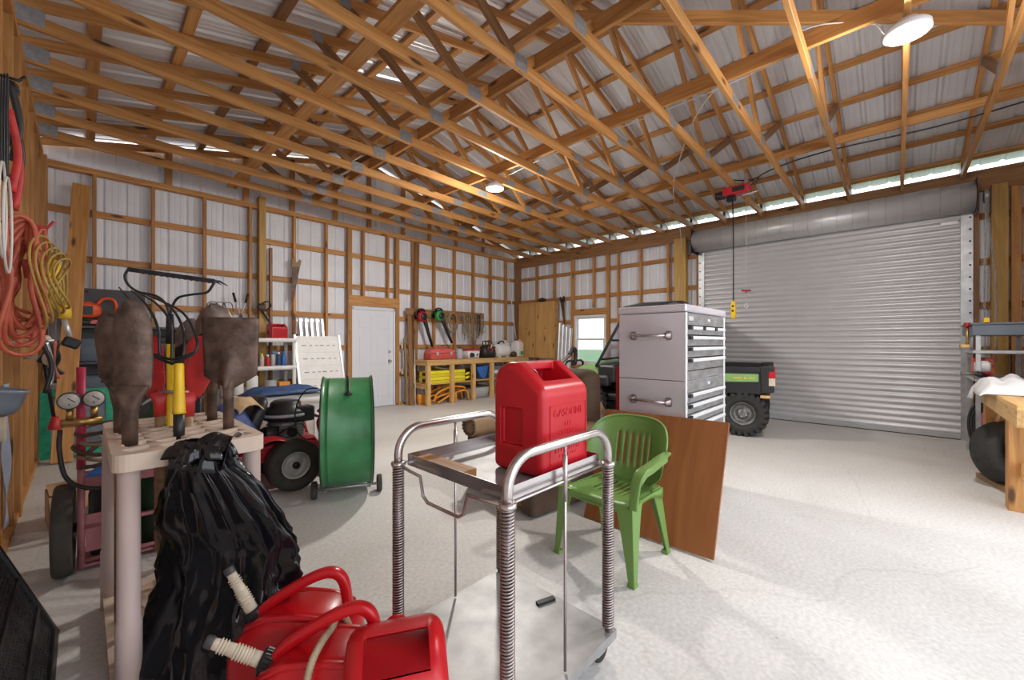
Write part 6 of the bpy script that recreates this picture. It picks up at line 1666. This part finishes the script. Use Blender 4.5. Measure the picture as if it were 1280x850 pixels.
for z in (2.2, 2.42, 2.7): MB().cyl((0, .0, z), (.0, .09, z + .01), .03, 10).build('clamp', 'black', t)
MB().tube([(-.05, .0, 2.74), (.03, .0, 2.74), (.05, 0, 2.77)], .008, 8).build('wall_hook', 'black_metal', t)
t = thing('wire_coil', 'grey wire coil hanging left of the red straps', 'wire', (-.27, 3.10, .02), 0)
for k in range(4): MB().tube([(.008 * k, .03 * math.sin(a) + .01 * k, 2.38 + (.24 + .01 * k) * math.cos(a)) for a in [2 * PI * q / 24 for q in range(24)]], .003, 6, closed=True).build('loop', 'black_metal', t)
t = thing('white_cord', 'white cord loop hanging in front of the orange bundle', 'cord', (-.25, 3.0, 0))
for k in range(2): MB().tube([(.0 + .015 * k, (.13 + .03 * k) * math.sin(a), 1.98 + .22 * math.cos(a) - .07 * k) for a in [2 * PI * q / 28 for q in range(28)]], .005, 6, closed=True).build('loop', 'cord_white', t)
t = thing('red_handled_tool', 'long dark rod with a red tip hanging on the left wall', 'rod', (-.22, 5.2, 0))
MB().cyl((-.16, 0, 1.23), (.03, .0, 1.25), .010, 8).build('wall_peg', 'galv', t)
MB().cyl((.0, 0, 1.25), (.06, -.02, .72), .013, 8).build('rod', 'black_metal', t); MB().lathe([(.02, .1), (.045, 0), (.04, -.01), (.001, -.01)], 14, T(.065, -.02, .64)).build('tip', 'red_worn', t); MB().tube(bez([(-.02, -.05, 1.2), (.05, -.04, 1.32), (.08, .02, 1.22), (.02, .04, 1.1)], 6), .02, 8).build('grip_loop', 'black', t)
t = thing('coiled_tool_bundle', 'bundle of dark hand tools and tan blocks hanging below the orange cord', 'tools', (-.20, 4.55, 0))
MB().cyl((-.16, 0, 1.36), (.06, .0, 1.38), .012, 8).build('wall_peg', 'galv', t)
for k in range(5): MB().tube(bez([(.02 * k, -.1 + .06 * k, 1.38), (.05, -.08 + .06 * k, 1.2), (.02 + .02 * k, -.1 + .07 * k, 1.0 + .03 * k)], 6), .014, 8).build('tool', ('black', 'tube_steel', 'black_metal', 'cord_orange', 'black')[k], t)
for y, z in ((.1, 1.37), (.2, 1.24)): MB().ell((.02, y, z), (.03, .09, .05), 14, 8).build('tan_block', 'cream', t)
t = thing('grey_pot', 'blue-grey rounded plastic pot hanging at the left edge of the view', 'pot', (-.255, 2.86, 1.12)); t.scale = (.6, .6, .6)
MB().lathe([(.001, -.13), (.06, -.125), (.11, -.09), (.13, -.03), (.135, .05), (.145, .06), (.145, .08), (.13, .08), (.125, .0), (.09, -.08)], 28, rot('Y', 12)).build('pot', 'grey_plastic', t)
MB().tube(bez([(0, -.14, .07), (-.02, -.08, .2), (-.02, .08, .2), (0, .14, .07)], 6), .005, 6).build('bail_handle', 'galv', t)
fo = MB().grid(lambda u, v: V((XL + .012 + .025 * math.sin(v * 9 + u * 4) * .4, 3.98 + .24 * u + .02 * math.sin(v * 5), .22 + .88 * v)), 8, 24).build('foil_sheet', 'blue_foam', solid=.004); tag(fo, 'blue-grey foil sheet hanging down the left wall studs', 'sheet')
bx = MB().bb(XL + .0, XL + .03, 3.84, 3.90, .78, .92).build('outlet_box', 'cream', bevel=.004); tag(bx, 'cream outlet box on a stud of the left wall', 'outlet')

# ================================================================== ROLL-UP DOOR SIDE
t = thing('electric_hoist', 'red electric hoist hung under the trusses with a yellow pendant control', 'hoist', (6.66, 1.70, 3.60), math.radians(0))
MB().bb(-.10, .10, -.16, .20, -.06, .06).build('motor_body', 'red_paint', t, bevel=.025)
MB().lathe([(.03, -.08), (.06, -.07), (.062, .05), (.04, .06)], 20, T(0, .24, -.02) @ rot('X', 90)).build('drum', 'black_metal', t)
MB().bb(-.105, -.098, -.10, .06, -.035, .035).build('black_label', 'black', t)
MB().box((0, .1, -.10), (.1, .12, .08)).build('gear_case', 'black_metal', t, bevel=.015)
for y in (-.1, .14): MB().bb(-.03, .03, y - .02, y + .02, .05, .22).build('mount_bracket', 'galv', t)
MB().beam((0, -.05, -.085), (.02, -.24, -.06), .02, .012).build('limit_lever', 'alu', t)
MB().tube([(0, .08, -.13), (.0, .07, -.7), (.0, .07, -1.62)], .0085, 8).build('control_cable', 'cord_black', t)
p_ = MB().loft([[(a, .07 + b, z) for a, b in rrect(w, d, .015, 4)] for z, w, d in ((-1.88, .05, .055), (-1.87, .06, .065), (-1.66, .06, .065), (-1.62, .03, .03))]).build('pendant', 'yellow', t)
MB().lathe([(.001, .012), (.014, .01), (.016, 0)], 12, T(-.031, .07, -1.70) @ rot('Y', -90)).build('button', 'black', p_)
MB().lathe([(.001, .012), (.014, .01), (.016, 0)], 12, T(-.031, .07, -1.77) @ rot('Y', -90)).build('button', 'black', p_)
MB().tube(bez([(0, -.15, .03), (.02, -.25, .12), (.05, -.1, .14), (.06, .1, .20)], 6), .008, 8).build('power_lead', 'cord_black', t)
t = thing('pull_cord', 'white pull cord with red T-handle and white ring before the roll-up door', 'pull cord', (7.30, 1.755, 0))
MB().cyl((0, 0, 1.98), (0, 0, 3.66), .003, 6).build('cord', 'cord_white', t)
mb = MB(); mb.cyl((-.05, .05, 2.19), (.05, -.05, 2.19), .015, 10); mb.cyl((0, 0, 2.15), (0, 0, 2.2), .012, 8); mb.build('t_handle', 'red_paint', t)
MB().tube([(.028 * math.cos(a) * .7, -.028 * math.cos(a) * .7, 1.945 + .035 * math.sin(a)) for a in [2 * PI * q / 18 for q in range(18)]], .007, 8, closed=True).build('ring', 'white_plastic', t)
def cable(name, pts, r, mat, lab):
    o = MB().tube(bez(pts, 8), r, 6).build(name, mat); return tag(o, lab, 'cable')
cable('ceiling_cable', [(8.45, 3.3, .9), (8.44, 3.28, 2.2), (8.4, 3.2, 3.4), (7.6, 3.0, 3.9), (6.5, 2.6, 3.75), (5.6, 2.2, 3.72), (4.6, 1.5, 3.95), (4.1, .6, 3.95), (4.2, .0, 3.75)], .006, 'cord_white', 'white cable running from the post up to the near ceiling light')
cable('ceiling_cable', [(4.2, .1, 3.9), (4.3, 1.2, 3.86), (4.25, 2.4, 3.83), (4.3, 3.4, 3.86), (4.2, 4.1, 3.75)], .006, 'cord_white', 'white cable swagged along the ceiling between the two lights')
cable('ceiling_cable', [(6.32, -1.0, 3.72), (6.36, -.3, 3.70), (6.34, .6, 3.73), (6.5, 1.2, 3.74), (6.62, 1.6, 3.66)], .009, 'cord_black', 'black power cable along the roof brace to the red hoist')

# ---- bench at the right edge
def make_bench2():
    t = thing('workbench', 'heavy lumber workbench cut by the right edge of the view', 'workbench', (0, 0, 0))
    x0, x1, y0, y1 = 4.75, 6.50, -1.22, -.64
    for x in (5.24, 6.43): plank('leg', (x, y0 + .52, 0), (x, y0 + .52, .80), .14, .09, M['post'], t, up=(0, 1, 0)).data.materials.__setitem__(0, M['pine'])
    for x in (5.36, 6.43): plank('leg', (x, y0 + .05, 0), (x, y0 + .05, .80), .14, .09, M['pine'], t, up=(0, 1, 0))
    plank('front_rail', (x0, y1 - .02, .80), (x1, y1 - .02, .80), .04, .13, M['pine_pale'], t); plank('end_rail', (x1 - .02, y0, .80), (x1 - .02, y1 - .04, .80), .04, .13, M['pine_pale'], t)
    for k in range(4): plank('top_board', (x0, y0 + .075 + .145 * k, .882), (x1 + .02, y0 + .075 + .145 * k, .882), .14, .035, M['pine_pale'], t)
    plank('knee_brace', (6.38, y1 - .08, .40), (5.9, y1 - .08, .74), .04, .09, M['pine'], t)
    plank('lower_rail', (5.3, y1 - .10, .33), (4.7, y1 - .10, .38), .04, .12, M['pine_pale'], t)
    return t
make_bench2()
t = thing('trailer_tyre', 'loose ribbed black tyre leaning under the right-hand workbench', 'tyre', (6.0, -.80, .315), 0, None, (0, 0, math.radians(-49)))
w = MB(); prof = []
for q in range(9): prof += [(.31 - (.0 if q % 2 else .012), -.085 + .02 * q)]
w.lathe([(.19, -.08), (.25, -.115), (.295, -.108)] + prof + [(.295, .108), (.25, .115), (.19, .08), (.19, -.08)], 44, rot('X', 76), caps=False); w.build('tyre', 'rubber', t)
r = MB(); rim(r, .188, .16, rot('X', 76), 28); r.build('rim', 'black_metal', t)
o = plank('floor_lumber', (6.25, -.62, .025), (5.55, -.80, .025), .09, .045, M['pine_pale']); o.data.materials[0] = M['handle_wood']; tag(o, 'short brown timber lying on the floor beneath the right workbench', 'lumber')
wb_ = MB(); wb_.grid(lambda u, v: V((6.35 - .80 * u, -.94 + .40 * v + .03 * noise.noise(V((u * 5, v * 5, 4))), .905 + .13 * (1 - abs(2 * u - 1) ** 3) * (1 - abs(2 * v - 1) ** 4) * (1 + .5 * noise.noise(V((u * 4, v * 4, 1)))) - .30 * max(0, v - .9) * (1 if u < .3 else .2) / .1 * .35)), 34, 24)
o = wb_.build('plastic_sheet', 'white_bag', solid=.004); tag(o, 'crumpled white plastic sheet on the right-hand workbench', 'plastic sheet')
t = thing('tool_trolley', 'grey-blue tool trolley stacked with tools between the right bench and the roll-up door', 'tool trolley', (7.35, -.86, 0))
for x in (-.42, .42):
    for y in (-.2, .2): MB().bb(x - .018, x + .018, y - .018, y + .018, 0, 1.5).build('post', 'galv', t)
for z in (.95, 1.26): MB().bb(-.46, .46, -.24, .24, z - .02, z + .015).build('tray', 'light_grey', t, bevel=.005)
MB().bb(-.47, .47, -.25, .25, 1.44, 1.56).build('top_drawer', 'grey_tool', t, bevel=.01); MB().bb(-.48, .48, -.26, .26, 1.56, 1.585).build('top', 'grey_tool', t, bevel=.006)
t = thing('level', 'long yellow-green spirit level lying on the tool trolley top', 'level', (7.2, -.74, 1.586), math.radians(-4)); MB().bb(-.35, .35, -.02, .02, 0, .05).build('rail', 'yellow', t); MB().bb(-.05, .05, -.022, .022, .02, .045).build('vial', 'green_tool', t)
t = thing('clamp', 'red and brass bar clamp standing at the trolley edge', 'clamp', (7.0, -.585, 1.40)); MB().cyl((0, 0, -.1), (0, 0, .16), .014, 10).build('screw', 'brass', t); MB().cyl((0, 0, .14), (0, 0, .19), .03, 12).build('knob', 'red_paint', t); MB().bb(-.05, .05, -.02, .06, -.10, -.06).build('jaw', 'brass', t, bevel=.005)
t = thing('oil_can', 'red and white can on the tool trolley beside the door jamb', 'can', (7.02, -.70, .966)); MB().loft([[(a, b, z) for a, b in rrect(.16, .12, .03, 4)] for z in (0, .07)]).build('red_band', 'red_paint', t); MB().loft([[(a, b, z) for a, b in rrect(w_, d_, .03, 4)] for z, w_, d_ in ((.07, .16, .12), (.16, .16, .12), (.19, .1, .08))]).build('white_band', 'white_plastic', t); MB().cyl((0, 0, .19), (0, 0, .22), .02, 12).build('cap', 'red_paint', t)
t = thing('carton', 'small orange carton with a red stripe on the tool trolley', 'carton', (7.22, -.72, .966)); MB().bb(-.1, .1, -.08, .08, 0, .22).build('box', 'orange_saw', t, bevel=.004); MB().box((-.0, -.0, .13), (.202, .162, .03)).build('stripe', 'red_paint', t)
t = thing('power_saw', 'black power saw with silver guard on the right-hand workbench', 'power saw', (6.22, -1.08, .90), .2)
MB().lathe([(.001, -.06), (.1, -.055), (.13, -.03), (.13, .04), (.09, .07), (.001, .075)], 24, T(-.05, .02, .22) @ rot('X', 90)).build('blade_guard', 'alu', t); MB().loft([[(x, a, .24 + b) for a, b in rrect(w_, h_, .04, 4)] for x, w_, h_ in ((-.1, .12, .12), (.0, .18, .18), (.22, .17, .16), (.27, .1, .1))]).build('motor', 'black', t); MB().tube(bez([(.0, 0, .3), (.04, 0, .42), (.2, 0, .42), (.25, 0, .3)], 6), .022, 8).build('handle', 'black', t); MB().bb(-.22, .22, -.1, .14, .0, .1).build('base', 'black_metal', t, bevel=.01)
t = thing('floor_jack', 'dark jack handle sticking out from the trolley toward the roll-up door', 'jack', (6.90, -.58, 1.02)); MB().cyl((-.07, .06, -.01), (-.05, -.08, .0), .022, 10).build('handle', 'engine_grey', t); MB().cyl((-.05, -.06, .0), (-.02, -.14, -.035), .03, 12).build('socket', 'black_metal', t)
t = thing('air_compressor', 'dark red compressor with black hose under the right-hand workbench', 'compressor', (7.30, -.86, 0), .1)
MB().lathe([(.03, -.3), (.12, -.28), (.16, -.22), (.16, .22), (.12, .28), (.03, .3)], 26, T(0, -.02, .46) @ rot('Y', 90)).build('tank', 'red_paint', t)
for x in (-.2, .2): MB().bb(x - .03, x + .03, -.14, .1, 0, .32).build('foot', 'black', t, bevel=.01)
MB().box((.05, -.02, .69), (.26, .2, .14)).build('pump', 'black_metal', t, bevel=.03)
for k in range(4): MB().tube([(-.3 + .02 * math.sin(a * 2), .14 + .02 * k + .10 * math.sin(a), .42 + (.2 + .02 * k) * math.cos(a)) for a in [2 * PI * q / 26 for q in range(26)]], .014, 7, closed=True).build('air_hose', 'black', t)

# ---- every thing's Empty sits at the middle of its base
bpy.context.view_layer.update()
for o in list(S.objects):
    if o.type != 'EMPTY' or o.parent or o.get('kind') == 'structure' or not o.children: continue
    if (o.location.x or o.location.y) and o.get('category') != 'roof truss': continue
    if tuple(o.scale) != (1, 1, 1) or tuple(o.rotation_euler) != (0, 0, 0): continue
    P = [c.matrix_world @ V(b) for c in o.children if c.type == 'MESH' for b in c.bound_box]
    lo = V((min(p.x for p in P), min(p.y for p in P), min(p.z for p in P))); hi = V((max(p.x for p in P), max(p.y for p in P), 0))
    n = V(((lo.x + hi.x) / 2, (lo.y + hi.y) / 2, lo.z)); d = n - o.location
    o.location = n
    for c in o.children: c.location = c.location - d
